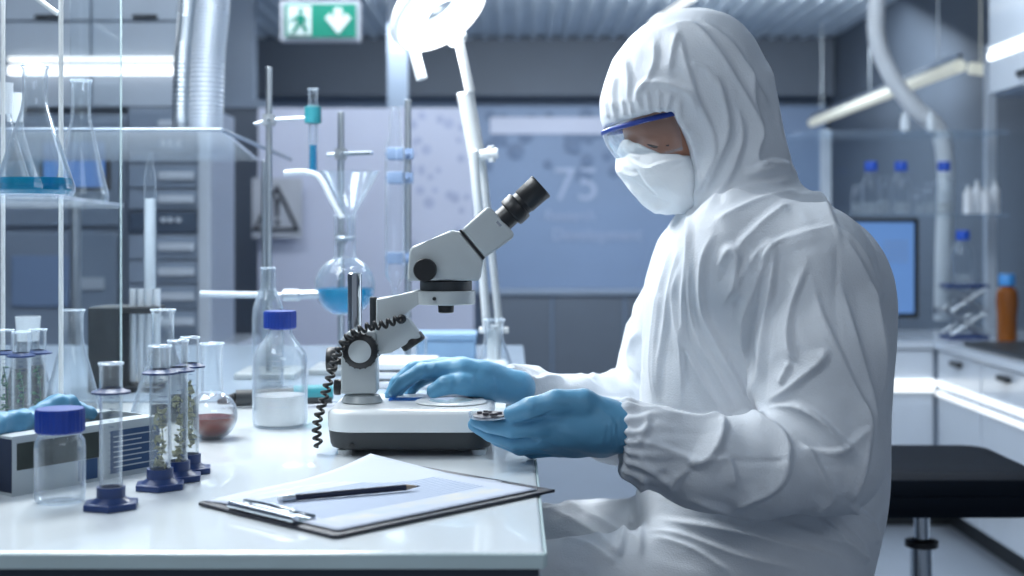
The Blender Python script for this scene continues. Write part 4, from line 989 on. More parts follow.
CR2 = [(1.0, 1.5, [(463, 378), (458, 388)]), (1.0, 1.4, [(452, 380), (449, 391)]), (1.0, 1.4, [(443, 381), (441, 390)]), (.9, 1.5, [(436, 362), (432, 374)]), (.8, 1.4, [(425, 364), (422, 376)]), (1, 1.6, [(492, 375), (496, 395)]), (.8, 1.5, [(474, 372), (470, 386)])]
glove(ch, H(380, 420, -.08, 1.87), H(520, 345, .12, 1.87), label='blue glove on the far right hand reaching onto the stage', creases=CR2)

# stool under the person
st = thing('lab_stool', 'black lab stool the person in white sits on', 'stool', (.39, YP, 0))
f = B(); lathe(f, [(0, 0), (.14, 0), (.19, .015), (.20, .04), (.19, .060), (.15, .068), (0, .070)], .39, YP, .522, 40); mk('seat', f, 'seat', st)
f = B(); rod(f, (.39, YP, .10), (.39, YP, .54), .025); mk('column', f, 'chrome', st)
f = B(); tube(f, [(.39+.225*math.cos(a), YP+.225*math.sin(a), .20) for a in np.linspace(0, 2*PI, 49)[:-1]], .012, 10, True)
for k in range(3): rod(f, (.39, YP, .22), (.39+.225*math.cos(2.1*k+.5), YP+.225*math.sin(2.1*k+.5), .20), .008)
mk('foot_ring', f, 'chrome', st)
for k in range(5):
    a = 2*PI*k/5; e = Vector((.39+.27*math.cos(a), YP+.27*math.sin(a), .055)); f = B(); rod(f, (.39, YP, .11), e, .018, r2=.013); lg = mk('leg', f, 'char', st)
    f = B(); lathe(f, [(0, 0), (.018, .002), (.025, .012), (.025, .018), (.018, .028), (0, .03)], seg=20, axis=(math.sin(a), -math.cos(a), 0), org=(e.x-.015*math.sin(a), e.y+.015*math.cos(a), .026)); mk('castor', f, 'black', lg)
# stool at right
c = P(926, 0, 2.77); Xs, Ys, Zs = c.x, 2.80, .705
s2 = thing('lab_stool', 'empty black stool with wide vinyl seat before the corner counter', 'stool', (Xs, Ys, 0))
f = B(); rings = []
def rr2(i, z, n=10):
    pts = []; r_ = max(.075-i, .02)
    for cx, cy, a0 in ((Xs+.215-i-r_, Ys+.23-i-r_, 0), (Xs-.225+i+r_, Ys+.23-i-r_, PI/2), (Xs-.225+i+r_, Ys-.18+i+r_, PI), (Xs+.215-i-r_, Ys-.18+i+r_, 1.5*PI)):
        for k in range(n+1):
            a = a0+PI/2*k/n; pts.append(Vector((cx+r_*math.cos(a), cy+r_*math.sin(a), z)))
    return pts
for i_, z_ in ((.03, -.075), (.010, -.072), (.002, -.060), (0, -.045), (.001, -.032), (.003, -.030), (.001, -.028), (0, -.012), (.006, .002), (.022, .010), (.06, .013), (.12, .010)):
    rings.append([f.verts.new(p) for p in rr2(i_, Zs+z_)])
for a, b in zip(rings, rings[1:]):
    for k in range(len(a)): f.faces.new((a[k], a[(k+1) % len(a)], b[(k+1) % len(a)], b[k]))
f.faces.new(rings[0][::-1]); f.faces.new(rings[-1]); mk('seat', f, 'seat', s2)
f = B(); box(f, Xs-.06, Xs+.06, Ys-.06, Ys+.06, Zs-.095, Zs-.076, .004); mk('seat_plate', f, 'black', s2, False)
f = B(); rod(f, (Xs, Ys, .30), (Xs, Ys, Zs-.095), .016); mk('piston', f, 'chrome', s2)
f = B(); rod(f, (Xs, Ys, .10), (Xs, Ys, P(0, 545, Ys).z-.0), .024); mk('column', f, 'chrome', s2)
f = B(); lathe(f, [(.02, 0), (.034, .004), (.034, .016), (.02, .02)], Xs, Ys, P(0, 548, Ys).z, 24); mk('collar', f, 'black', s2)
for k in range(5):
    a = 2*PI*k/5+.3; e = Vector((Xs+.27*math.cos(a), Ys+.27*math.sin(a), .055)); f = B(); rod(f, (Xs, Ys, .11), e, .018, r2=.013); mk('leg', f, 'char', s2)
    f = B(); lathe(f, [(0, 0), (.018, .002), (.025, .012), (.025, .018), (.018, .028), (0, .03)], seg=20, axis=(math.sin(a), -math.cos(a), 0), org=(e.x-.015*math.sin(a), e.y+.015*math.cos(a), .026)); mk('castor', f, 'black', s2)

# ================================================================== the microscope
YM = 1.83
mc_ = thing('microscope', 'grey stereo microscope with charcoal base and black eyepieces', 'microscope', (-.13, YM, TZ))
def Mp(px, py, y=YM): return P(px, py, YM)+Vector((0, y-YM, 0))
x0 = (327-512)/F*1.76; x1 = (493-512)/F*1.76; y0, y1 = 1.745, 1.935; zf = TZ+.0075; zm = P(0, 433, 1.745).z; zt_ = P(0, 411, 1.745).z
def rrect(x0, x1, y0, y1, r, z, n=10):
    pts = []
    for cx, cy, a0 in ((x1-r, y1-r, 0), (x0+r, y1-r, PI/2), (x0+r, y0+r, PI), (x1-r, y0+r, 1.5*PI)):
        for k in range(n+1):
            a = a0+PI/2*k/n; pts.append(Vector((cx+r*math.cos(a), cy+r*math.sin(a), z)))
    return pts
def slab(bm, layers):
    rings = [[bm.verts.new(p) for p in rrect(x0+i, x1-i, y0+i, y1-i, max(.035-i, .005), z)] for i, z in layers]
    n = len(rings[0])
    for a, b in zip(rings, rings[1:]):
        for k in range(n): bm.faces.new((a[k], a[(k+1) % n], b[(k+1) % n], b[k]))
    bm.faces.new(rings[0][::-1]); bm.faces.new(rings[-1])
f = B(); slab(f, [(.012, zf), (.004, zf+.003), (.002, zf+.008), (0, zm)]); lw_ = mk('base', f, 'char', mc_)
f = B(); lathe(f, [(0, 0), (.0035, 0), (.0035, .003), (0, .003)], seg=16, axis=(0, -1, 0), org=(P(352, 0, y0).x, y0+.002, P(0, 446, y0).z)); mk('socket', f, 'black', lw_)
f = B(); slab(f, [(0, zm+.0005), (-.001, zm+.004), (-.001, zt_-.006), (.002, zt_-.002), (.007, zt_), (.014, zt_+.0005)]); mk('base_cover', f, 'enamelw', mc_)
for px, yy in ((345, 1.77), (479, 1.77), (345, 1.91), (479, 1.91)):
    f = B(); lathe(f, [(0, 0), (.009, 0), (.010, .007), (0, .008)], P(px, 0, 1.77).x, yy, TZ, 20); mk('foot', f, 'enamelw', mc_)
sx, sy_ = P(455, 0, YM+.01).x, YM+.01
f = B(); lathe(f, [(.030, 0), (.047, 0), (.049, .0015), (.047, .003), (.030, .003)], sx-.005, sy_-.01, zt_+.0004, 60); mk('stage_ring', f, 'enamelw', mc_)
f = B(); lathe(f, [(0, 0), (.0298, 0), (.0298, .0032), (0, .0032)], sx-.005, sy_-.01, zt_+.0004, 60)
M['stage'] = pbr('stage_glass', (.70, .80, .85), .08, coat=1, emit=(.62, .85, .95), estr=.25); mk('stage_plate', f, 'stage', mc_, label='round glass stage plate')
# pillar with socket
zb_ = zt_+.0003
px_c = P(353, 0, YM).x; zt1 = P(0, 273, YM).z
f = B(); rod(f, (px_c, YM+.02, zb_), (px_c, YM+.02, zt1), 7.2/F*YM, 28); mk('pillar', f, 'chrome', mc_)
f = B(); lathe(f, [(0, 0), (.026, 0), (.028, .002), (.024, .010), (.016, .013), (0, .013)], P(362, 0, YM).x, YM, zb_, 36); mk('pillar_socket', f, 'enamel', mc_)
f = B(); rod(f, (P(373.5, 0, YM).x, YM-.002, P(0, 345, YM).z), (P(373.5, 0, YM).x, YM-.002, P(0, 297, YM).z), 3.6/F*YM, 20); mk('focus_rack', f, 'char', mc_)
# focus block
f = B(); prism(f, [Mp(x, y, YM-.022) for x, y in ((343, 338), (350, 330), (377, 330), (378, 392), (343, 392))], (0, .045, 0), .003); fbk = mk('focus_block', f, 'enamel', mc_)
# arm casting
f = B(); prism(f, [Mp(x, y, YM-.016) for x, y in ((377, 298), (398, 295), (416, 290), (424, 290), (424, 302), (408, 309), (396, 318), (390, 330), (390, 352), (377, 352))], (0, .032, 0), .003); mk('arm', f, 'enamel', mc_)
kc = Mp(363, 349, YM-.020)
f = B(); n = 40; prof = [(0, 0), (.019, 0), (.0232, .003), (.0232, .016), (.019, .019), (.0150, .019)]
lathe(f, prof, seg=n, axis=(0, -1, 0), org=kc)
for k in range(20):
    a = 2*PI*k/20; c = kc+Vector((.0228*math.cos(a), -.0095, .0228*math.sin(a))); rod(f, c+Vector((0, .0065, 0)), c+Vector((0, -.0065, 0)), .0015, 8)
kn_ = mk('focus_knob', f, 'black', mc_)
f = B(); lathe(f, [(.0150, .0188), (.0152, .0196), (.0140, .0205), (0, .0208)], seg=n, axis=(0, -1, 0), org=kc); mk('knob_face', f, 'enamel', kn_)
kc2 = Mp(363, 349, YM+.024); f = B(); lathe(f, [(0, 0), (.019, 0), (.0232, .003), (.0232, .016), (.019, .019), (0, .019)], seg=n, axis=(0, 1, 0), org=kc2); mk('focus_knob', f, 'black', mc_)
f = B(); a = Mp(343, 362, YM+.01); rod(f, a, a-Vector((.012, 0, 0)), .005); lathe(f, [(0, 0), (.016, 0), (.0175, .002), (.0175, .011), (.016, .013), (0, .013)], seg=30, axis=(-1, 0, .0), org=a-Vector((.010, 0, -.002))); mk('clamp_knob', f, 'black', mc_)
f = B(); a = Mp(343, 388, YM+.01); rod(f, a+Vector((.004, 0, 0)), a-Vector((.005, 0, 0)), .004); lathe(f, [(0, 0), (.010, 0), (.011, .002), (.011, .008), (.010, .009), (0, .009)], seg=30, axis=(-1, 0, .0), org=a-Vector((.004, 0, 0))); mk('clamp_knob', f, 'black', mc_)
# oblique lamp
f = B(); prism(f, [Mp(x, y, YM-.017) for x, y in ((376, 322), (402, 314), (409, 318), (422, 336), (404, 345), (392, 352), (377, 354))], (0, .034, 0), .004); lh = mk('lamp_housing', f, 'enamel', mc_)
p0 = Mp(411, 339, YM); ax = (Mp(418, 349)-Mp(408, 334)).normalized()
f = B(); lathe(f, [(0, 0), (.0165, 0), (.0175, .002), (.0175, .010), (.0155, .012), (.013, .012), (.012, .006), (0, .006)], seg=32, axis=ax, org=p0-ax*.002); mk('lamp_head', f, 'black', lh)
f = B(); lathe(f, [(0, .0065), (.0115, .0065), (.010, .011), (0, .0135)], seg=28, axis=ax, org=p0-ax*.002); mk('lamp_lens', f, 'signw', lh)
f = B(); cp = Mp(403, 318, YM-.018); lathe(f, [(0, 0), (.0062, 0), (.0062, .006), (.004, .008), (0, .008)], seg=20, axis=(0, -1, 0), org=cp); mk('cable_plug', f, 'black', lh)
# head carrier ring
cz0 = Mp(446, 304); f = B(); R1 = 29.5/F*YM
lathe(f, [(0, 0), (R1*.96, 0), (R1, .001), (R1, .017), (R1*.97, .0185), (0, .0185)], cz0.x, YM, cz0.z, 48); rg = mk('head_ring', f, 'enamel', mc_)
f = B(); lathe(f, [(0, 0), (.0026, 0), (.0022, .0022), (0, .0022)], seg=12, axis=(-.2, -1, 0), org=(P(436, 0, YM).x, YM-R1*.965, cz0.z+.009)); mk('set_screw', f, 'black', rg)
f = B(); lathe(f, [(0, 0), (26/F*YM, 0), (26/F*YM, .0125), (0, .0125)], cz0.x, YM, cz0.z+.0187, 48); mk('head_mount', f, 'char', mc_)
f = B(); lathe(f, [(0, 0), (.0085, 0), (.0105, .001), (.0112, .012), (0, .012)], cz0.x, YM, cz0.z-.0121, 32); mk('objective', f, 'black', mc_)
# head
f = B(); prism(f, [Mp(x, y, YM-.033) for x, y in ((411, 250), (414, 246), (430, 240), (452, 230), (461, 232), (483, 258), (483, 262), (480, 280), (409, 280))], (0, .066, 0), .004); hd = mk('head', f, 'enamel', mc_)
f = B()
lathe(f, [(0, 0), (.0145, 0), (.0155, .002), (.0155, .011), (.0145, .013), (0, .013)], seg=32, axis=(0, -1, 0), org=Mp(427, 269, YM-.033)); mk('zoom_knob', f, 'black', hd)
f = B(); lathe(f, [(0, 0), (.0145, 0), (.0155, .002), (.0155, .011), (.0145, .013), (0, .013)], seg=32, axis=(0, 1, 0), org=Mp(427, 269, YM+.033)); mk('zoom_knob', f, 'black', hd)
# seam + prism housings + eyepieces
ax = (Mp(553, 180)-Mp(486, 240)).normalized(); dn = Vector((ax.z, 0, -ax.x))
f = B(); prism(f, [Mp(x, y, YM-.0335) for x, y in ((460, 230.5), (462, 229.5), (485, 257.5), (483.5, 259.5))], (0, .067, 0)); mk('head_seam', f, 'black', hd, False)
for s in (-1, 1):
    yc = YM+s*.0185
    f = B(); prism(f, [Mp(x, y, yc-.0165) for x, y in ((462.5, 229.5), (487.5, 207), (492, 209), (514, 233), (513, 238), (485.5, 257.5))], (0, .033, 0), .004); ph = mk('prism_housing', f, 'enamel', hd)
    o_ = Mp(499, 224, yc)
    f = B(); L_ = lambda px: px/F*YM
    lathe(f, [(0, 0), (L_(11.5), 0), (L_(11.5), L_(15)), (L_(14.5), L_(16)), (L_(15), L_(18)), (L_(15), L_(27)), (L_(14), L_(28.5)), (L_(12.2), L_(29)), (L_(12.2), L_(33)), (L_(13), L_(34)), (L_(13.4), L_(53)), (L_(14), L_(55)), (L_(13), L_(56.5)), (L_(9), L_(56.5)), (L_(8.5), L_(54)), (0, L_(54))], seg=36, axis=ax, org=o_)
    ep = mk('eyepiece', f, 'black', hd)
    f = B(); lathe(f, [(L_(11.5), L_(-1)), (L_(12.6), L_(-1)), (L_(12.6), L_(1.5)), (L_(11.5), L_(1.5))], seg=36, axis=ax, org=o_); mk('eyepiece_collar', f, 'chrome', ep)
# coiled cable
path = spline([Mp(403, 317, YM-.030), Mp(385, 323, YM-.032), Mp(370, 325, YM-.042), Mp(352, 335, YM-.046), Mp(341, 352, YM-.045), Mp(334, 375, YM-.045), Mp(328, 398, YM-.055), Mp(323, 420, YM-.06), Mp(325, 440, YM-.06)], 8)
n = 560; cum = [0]
for a, b in zip(path, path[1:]): cum.append(cum[-1]+(b-a).length)
pts = []; turns = 23
for i in range(n):
    d_ = cum[-1]*i/(n-1); j = min(int(np.searchsorted(cum, d_, 'right'))-1, len(path)-2); t = (d_-cum[j])/(cum[j+1]-cum[j]); c = path[j].lerp(path[j+1], t)
    tg = (path[j+1]-path[j]).normalized(); u = Vector((0, 1, 0)); v = tg.cross(u).normalized(); a = turns*2*PI*i/n; pts.append(c+(u*math.cos(a)+v*math.sin(a))*.0046)
f = B(); tube(f, pts, .0022, 8); mk('coiled_cable', f, 'rubber', mc_)

# slide under the far hand, dish in the near hand
f = B(); c = G(411, 397, -.012); box(f, c[0]-.030, c[0]+.030, c[1]-.012, c[1]+.012, zt_+.0006, zt_+.0022, .0004)
M['bluefilm'] = liquidmat('blue_film', (.10, .33, .75), .55); top(mk('specimen_slide', f, 'bluefilm', None, False), 'blue-tinted slide pinned under the far glove on the stage', 'slide')
dc = Vector(H(490, 413.5, -.004)); q = Euler((.06, -.04, 0)).to_matrix()
pd = thing('petri_dish', 'small clear dish pinched between near thumb and fingers', 'dish', dc)
f = B(); lathe(f, [(0, 0), (.0245, 0), (.026, .001), (.0265, .006), (.0255, .006), (.0250, .0015), (0, .0015)], seg=48, axis=q@Vector((0, 0, 1)), org=dc-Vector((0, 0, .004))); mk('dish', f, 'glass', pd)
f = B(); lathe(f, [(0, .0017), (.0215, .0017), (.0215, .0032), (0, .0034)], seg=40, axis=q@Vector((0, 0, 1)), org=dc-Vector((0, 0, .004)))
for k in range(12):
    a = random.uniform(0, 2*PI); r_ = random.uniform(.003, .016); box(f, dc.x+r_*math.cos(a)-.003, dc.x+r_*math.cos(a)+.003, dc.y+r_*math.sin(a)-.002, dc.y+r_*math.sin(a)+.002, dc.z-.0008, dc.z+.0012+random.random()*.0015, .0003)
mk('sample', f, 'wafer', pd, False)

# ================================================================== clipboard, paper, pencil
cl, cr_, cb = onz(200, 507), onz(555, 493), onz(335, 540)
e1 = (cr_-cb); e2 = (cl-cb); U = e1.normalized(); Vv = (e2-U*e2.dot(U)).normalized(); Lc = e1.length; Wc = .232
kb = thing('clipboard', 'black clipboard lying at the front of the bench', 'clipboard', cb+U*Lc/2+Vv*Wc/2)
f = B(); prism(f, [cb+U*l+Vv*w_+Vector((0, 0, .0008)) for l, w_ in ((.004, 0), (Lc, 0), (Lc, Wc), (.004, Wc), (0, Wc-.004), (0, .004))], (0, 0, .0032), .0006); mk('backing_board', f, 'board', kb, False)
f = B(); z = Vector((0, 0, .0045)); m_ = Wc*.52
obox(f, cb+z, U, Vv, .004, .026, m_-.055, m_+.055, 0, .0015)
tube(f, [cb+z+U*.004+Vv*(m_-.055)+Vector((0, 0, .004)), cb+z+U*.004+Vv*(m_+.055)+Vector((0, 0, .004))], .0042, 12)
tube(f, spline([cb+z+U*.030+Vv*(m_-.052)+Vector((0, 0, .003)), cb+z+U*.012+Vv*(m_-.04)+Vector((0, 0, .009)), cb+z+U*.010+Vv*m_+Vector((0, 0, .011)), cb+z+U*.012+Vv*(m_+.04)+Vector((0, 0, .009)), cb+z+U*.030+Vv*(m_+.052)+Vector((0, 0, .003))], 6), .0022, 8)
mk('clip', f, 'chrome', kb)
def sheet(name, label, o, u, v, L_, W_2, z, mat, curl=0):
    f = B(); uvl = f.loops.layers.uv.new('uv'); n1, n2 = 24, 16; g = []
    for i in range(n1+1):
        g.append([])
        for j in range(n2+1):
            s, t = i/n1, j/n2; zz = z+curl*max(0, (s-.45))**2*max(0, t-.35)*3+.0006*math.sin(s*7)*t
            g[-1].append((f.verts.new(o+u*L_*s+v*W_2*t+Vector((0, 0, zz))), s, t))
    for i in range(n1):
        for j in range(n2):
            q = [g[i][j], g[i+1][j], g[i+1][j+1], g[i][j+1]]; fc_ = f.faces.new([a[0] for a in q])
            for lp, a in zip(fc_.loops, q): lp[uvl].uv = (a[1], a[2])
    ob = mk(name, f, mat, None); m = ob.modifiers.new('thickness', 'SOLIDIFY'); m.thickness = .0003; m.offset = 1
    return top(ob, label, 'paper')
sheet('paper_sheet', 'printed white sheet on top of the clipboard', cb+U*.012+Vv*.010, U, Vv, .285, .205, .0052, 'print')
ua = (U*math.cos(.16)+Vv*math.sin(.16)); va_ = Vector((-ua.y, ua.x, 0))
sheet('paper_sheet', 'plain white sheet beneath, corner turned up at the back', cb+U*.04+Vv*.03, ua, va_, .272, .200, .0044, 'paper', .022)
# pencil
pa = onz(278, 499, TZ+.010); pb = onz(420, 486, TZ+.010); d_ = (pb-pa).normalized(); Lp = (pb-pa).length
pz = thing('pencil', 'dark pencil with metal end lying on the clipboard', 'pencil', pa)
f = B(); lathe(f, [(0, .018), (.0036, .018), (.0036, Lp-.018), (.0034, Lp-.017), (0, Lp-.017)], seg=6, axis=d_, org=pa); mk('barrel', f, 'pencil', pz, False)
f = B(); lathe(f, [(0, .004), (.0036, .004), (.0038, .008), (.0036, .012), (.0038, .016), (.0037, .0185), (0, .0185)], seg=16, axis=d_, org=pa); mk('ferrule', f, 'steel', pz)
f = B(); lathe(f, [(0, 0), (.0028, 0), (.0034, .001), (.0034, .0045), (0, .0045)], seg=16, axis=d_, org=pa); mk('eraser', f, 'plwhite', pz)
f = B(); lathe(f, [(.0034, Lp-.0172), (.0010, Lp-.004), (0, Lp-.004)], seg=12, axis=d_, org=pa); mk('sharpened_tip', f, 'wood', pz)
f = B(); lathe(f, [(.0011, Lp-.0044), (.0002, Lp), (0, Lp)], seg=10, axis=d_, org=pa); mk('lead', f, 'black', pz)

# crumpled blue glove(s) at the box mouth
def crumple(name, label, pts, seed):
    lo = np.min([p[0] for p in pts], 0)-.05; hi = np.max([p[0] for p in pts], 0)+.05; fg = Field(lo, hi, .0028)
    for (a, ra), (b, rb) in zip(pts, pts[1:]): fg.cone(a, b, ra, rb, .012)
    V, Q = fg.mesh(); V = smooth(V, Q, 1); V = V+vnormals(V, Q)*((1-2*np.abs(vnoise(V*75, seed)))*.004+vnoise(V*30, seed+1)*.004)[:, None]; V = smooth(V, Q, 1)
    return top(link(name, raw_mesh(name, V, Q), 'nitrile', None), label, 'glove')
def GB(l, w_, z): return np.array(g0+d0*l+nrm0*w_+Vector((0, 0, z)))
d0 = (g1-g0).normalized(); nrm0 = Vector((-d0.y, d0.x, 0))
crumple('nitrile_glove', 'crumpled blue glove spilling from the glove box at far left', [(GB(-.045, .03, .066), .008), (GB(-.01, .04, .072), .011), (GB(.045, .045, .072), .012)], 20)
crumple('nitrile_glove', 'crumpled blue glove bunched up behind the jar cap', [(GB(.065, .06, .072), .010), (GB(.10, .062, .080), .013), (GB(.118, .062, .082), .010), (GB(.155, .06, .070), .007)], 24)

# ================================================================== left glass shelf and its flasks
lr = thing('glass_shelf_rack', 'glass shelf on a slim white post holding conical flasks, upper left', 'shelf', (-.8, 2.1, TZ))
zs = 1.194+34/743*1.0
f = B(); prism(f, [(-1.4, 1.66, zs-.006), (-.575, 1.70, zs-.006), (-.675, 2.35, zs-.006), (-.73, 2.50, zs-.006), (-1.4, 2.50, zs-.006)], (0, 0, .006), .001); mk('shelf', f, 'sheet', lr, False)
c = P(61, 0, 2.02); f = B(); rod(f, (c.x, 2.02, TZ), (c.x, 2.02, 1.62), .0035); mk('post', f, 'enamelw', lr)
c2 = P(3, 0, 2.02); f = B(); rod(f, (c2.x, 2.02, TZ), (c2.x, 2.02, 1.62), .0032); mk('post', f, 'enamelw', lr)
f = B(); rod(f, P(58, 14, 2.02), P(20, -14, 2.02), .004); mk('brace', f, 'enamelw', lr)
f = B(); a = P(70, 0, 2.2); b_ = P(120, 0, 2.2); box(f, a.x, b_.x, 2.2, 2.204, TZ, 1.60); mk('glass_panel', f, 'sheet', lr, False)
f = B(); rod(f, (b_.x+.001, 2.202, TZ), (b_.x+.001, 2.202, 1.60), .0016, 8); mk('panel_edge', f, 'edge', lr)
c = P(35, 196, 1.82); c.z = zs+.0004; glassware('conical_flask', 'conical flask with bright blue liquid on the left glass shelf', 'flask', 'conical', c, .176, .0525, .0165, liq='blue_liq', lvl=.024)
c = P(81, 203, 2.28); c.z = zs+.0004; glassware('conical_flask', 'empty conical flask right of the blue one on the shelf', 'flask', 'conical', c, .206, .046, .0160)
for px, py, Y, lb_ in ((3, 84, 2.08, 'flask with frosted joint at the far left edge of the glass shelf'), (15, 94, 2.28, 'flask with frosted joint just behind the blue-liquid flask')):
    c = P(px, 200, Y); h_ = P(px, py, Y).z-zs; c.z = zs+.0004
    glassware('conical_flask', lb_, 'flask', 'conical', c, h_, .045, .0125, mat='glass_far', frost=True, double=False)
# long glass shelf further back
gs = thing('long_glass_shelf', 'long glass shelf receding behind the retort stands', 'shelf', (-.9, 3.4, TZ))
zz = P(0, 132, 2.4).z
f = B(); prism(f, [(-1.5, 2.4, zz), (-.516, 2.4, zz), (-.644, 3.42, zz), (-1.5, 3.42, zz)], (0, 0, .008), .001); mk('shelf', f, 'sheet', gs, False)
f = B(); rod(f, (-1.5, 2.4, zz+.004), (-.516, 2.4, zz+.004), .0035, 8); rod(f, (-.516, 2.4, zz+.004), (-.560, 3.42, zz+.004), .0045, 8); mk('edge_rail', f, 'cabb', gs)
for x, y in ((-.62, 3.38), (-1.45, 3.38), (-1.45, 2.43)):
    f = B(); rod(f, (x, y, TZ), (x, y, zz-.0005), .008); mk('post', f, 'steel', gs)

# ------------------------------------------------------------------ apparatus on the second bench
YA = 2.7
def stand(name, label, px, ytop, Y, base=True):
    c = P(px, 0, Y); r_ = thing(name, label, 'stand', (c.x, Y, TZ), 'retort stands on the second bench')
    f = B(); rod(f, (c.x, Y, TZ+.012), (c.x, Y, P(px, ytop, Y).z), 3.2/F*Y, 16); mk('rod', f, 'steel', r_)
    f = B(); box(f, c.x-.06, c.x+.06, Y-.05, Y+.10, TZ, TZ+.012, .003); mk('base_plate', f, 'enamel', r_, False); return r_
def clamp(bm, a, b, jaw=.012):
    rod(bm, a, b, .004); dd = (Vector(b)-Vector(a)).normalized()
    bmesh.ops.create_cube(bm, size=.022, matrix=Matrix.Translation(a)); rod(bm, Vector(a)+Vector((0, -.03, 0)), Vector(a)+Vector((0, .02, 0)), .004)
s1 = stand('retort_stand', 'retort stand left, gripping a blue-filled tube and glass rod', 269, 67, YA)
f = B(); clamp(f, P(269, 120, YA), P(305, 118, YA)); rod(f, P(254, 124, YA), P(269, 120, YA), .003); mk('clamp', f, 'steel', s1)
f = B(); c = P(313, 115, YA); lathe(f, [(.010, -.018), (.017, -.016), (.017, .016), (.010, .018)], c.x, YA, c.z, 20); mk('clamp_jaw', f, 'teal', s1, label='teal rubber clamp jaw')
f = B(); clamp(f, P(269, 295, YA), P(300, 294, YA)); mk('clamp', f, 'steel', s1)
s2_ = stand('retort_stand', 'retort stand behind the glass funnel', 341, 112, YA+.08)
f = B(); clamp(f, P(341, 154, YA+.08), P(372, 153, YA)); rod(f, P(327, 155, YA+.08), P(341, 154, YA+.08), .004); mk('clamp', f, 'steel', s2_)
f = B(); clamp(f, P(341, 238, YA+.08), P(345, 238, YA)); 
tube(f, [Vector((P(345, 0, YA).x+.017*math.cos(a), YA+.017*math.sin(a), P(0, 238, YA).z)) for a in np.linspace(0, 2*PI, 25)[:-1]], .003, 8, True); mk('ring_clamp', f, 'steel', s2_)
s3 = stand('retort_stand', 'retort stand holding the tall glass column', 408, 100, YA+.1)
for y in (154, 178, 258):
    f = B(); clamp(f, P(408, y, YA+.1), P(386, y, YA-.02)); box(f, P(388, 0, YA).x, P(404, 0, YA).x, YA-.025, YA+.02, P(0, y+6, YA).z, P(0, y-6, YA).z, .003); mk('clamp', f, 'wall_lt', s3)
# blue filled tube
c = P(313, 176, YA); glassware('test_tube', 'upright glass tube with blue liquid in a teal clamp', 'tube', 'tube', c, (176-89)/F*YA, .0092, mat='glass_far', liq='blue_liq', lvl=.062)
f = B(); tube(f, spline([P(284, 173, YA-.03), P(305, 172, YA-.03), P(320, 178, YA-.03), P(332, 200, YA-.03), P(342, 218, YA-.03)], 8), .006, 10); top(mk('delivery_tube', f, 'frost', None), 'bent white delivery tube running into the funnel', 'tube')
# funnel
c = P(350, 216, YA); R_ = 30/F*YA; h_ = (216-171)/F*YA
f = B(); lathe(f, [(R_, h_), (R_*.35, h_*.25), (.008, 0), (.006, -.05), (.005, -.05), (.007, 0), (R_*.34, h_*.27), (R_*.97, h_)], c.x, YA, c.z, 40); top(mk('glass_funnel', f, 'glass_far', None), 'wide glass funnel resting in the blue-liquid flask', 'funnel')
c = P(345, 314, YA); glassware('round_flask', 'round flask of blue liquid hanging behind the microscope pillar', 'flask', 'round', c, (314-216)/F*YA, .060, .021, mat='glass_far', liq='blue_liq', lvl=.052, double=False)
# column
c = P(396, 0, YA); f = B(); z0 = TZ+.001; zT = P(0, 108, YA).z
lathe(f, [(0, z0), (.030, z0), (.030, z0+.01), (.008, z0+.03), (.007, P(0, 285, YA).z), (.020, P(0, 275, YA).z), (.020, P(0, 150, YA).z), (.012, P(0, 135, YA).z), (.012, P(0, 118, YA).z), (.007, zT), (0, zT)], c.x, YA-.02, 0, 28); top(mk('glass_column', f, 'glass_far', None), 'tall glass column held by blue clamps behind the microscope', 'column')
# horizontal rod and small bottle
f = B(); rod(f, P(200, 294, YA-.02), P(262, 295, YA-.02), .0065); top(mk('glass_rod', f, 'frost', None), 'white horizontal rod held left of the small bottle', 'rod')
f = B(); rod(f, P(283, 295, YA-.02), P(322, 294, YA-.02), .009); rod(f, P(283, 295, YA-.02), P(300, 295, YA-.02), .012); top(mk('glass_joint', f, 'steel', None), 'short glinting joint right of the small bottle', 'joint')
Yb = 2.5; c = P(268, 0, Yb); glassware('reagent_bottle', 'narrow clear bottle without cap behind the large reagent bottle', 'bottle', 'bottle', (c.x, Yb, TZ), P(0, 268, Yb).z-TZ, .029, .0135, mat='glass_far')
# test tube rack
Yr = 2.48; a = P(96, 0, Yr); b_ = P(160, 0, Yr); zr = P(0, 306, Yr).z
tr_ = thing('test_tube_rack', 'dark grey test tube rack behind the conical flasks', 'rack', ((a.x+b_.x)/2, Yr, TZ))
f = B(); box(f, a.x, P(128, 0, Yr).x, Yr-.05, Yr+.05, TZ, zr, .003); mk('end_block', f, 'char', tr_, False)
f = B(); box(f, P(128, 0, Yr).x, b_.x, Yr-.04, Yr+.04, zr-.012, zr, .002); mk('top_plate', f, 'char', tr_, False)
f = B(); box(f, P(128, 0, Yr).x, b_.x, Yr-.04, Yr+.04, TZ, TZ+.01, .002); mk('bottom_plate', f, 'char', tr_, False)
for k, px in enumerate((133, 141, 149, 157)):
    c = P(px, 0, Yr)
    f = B(); o = flask_profile('tube', zr+.032-TZ-.012, .0064, 0); lathe(f, o, c.x, Yr, TZ+.0115, 16)
    top(mk('test_tube', f, 'frost', None), 'frosted test tube standing in the grey rack, %s' % ('nearest the block', 'second from the block', 'third from the block', 'farthest from the block')[k], 'test tube', 'test tubes in the grey rack')
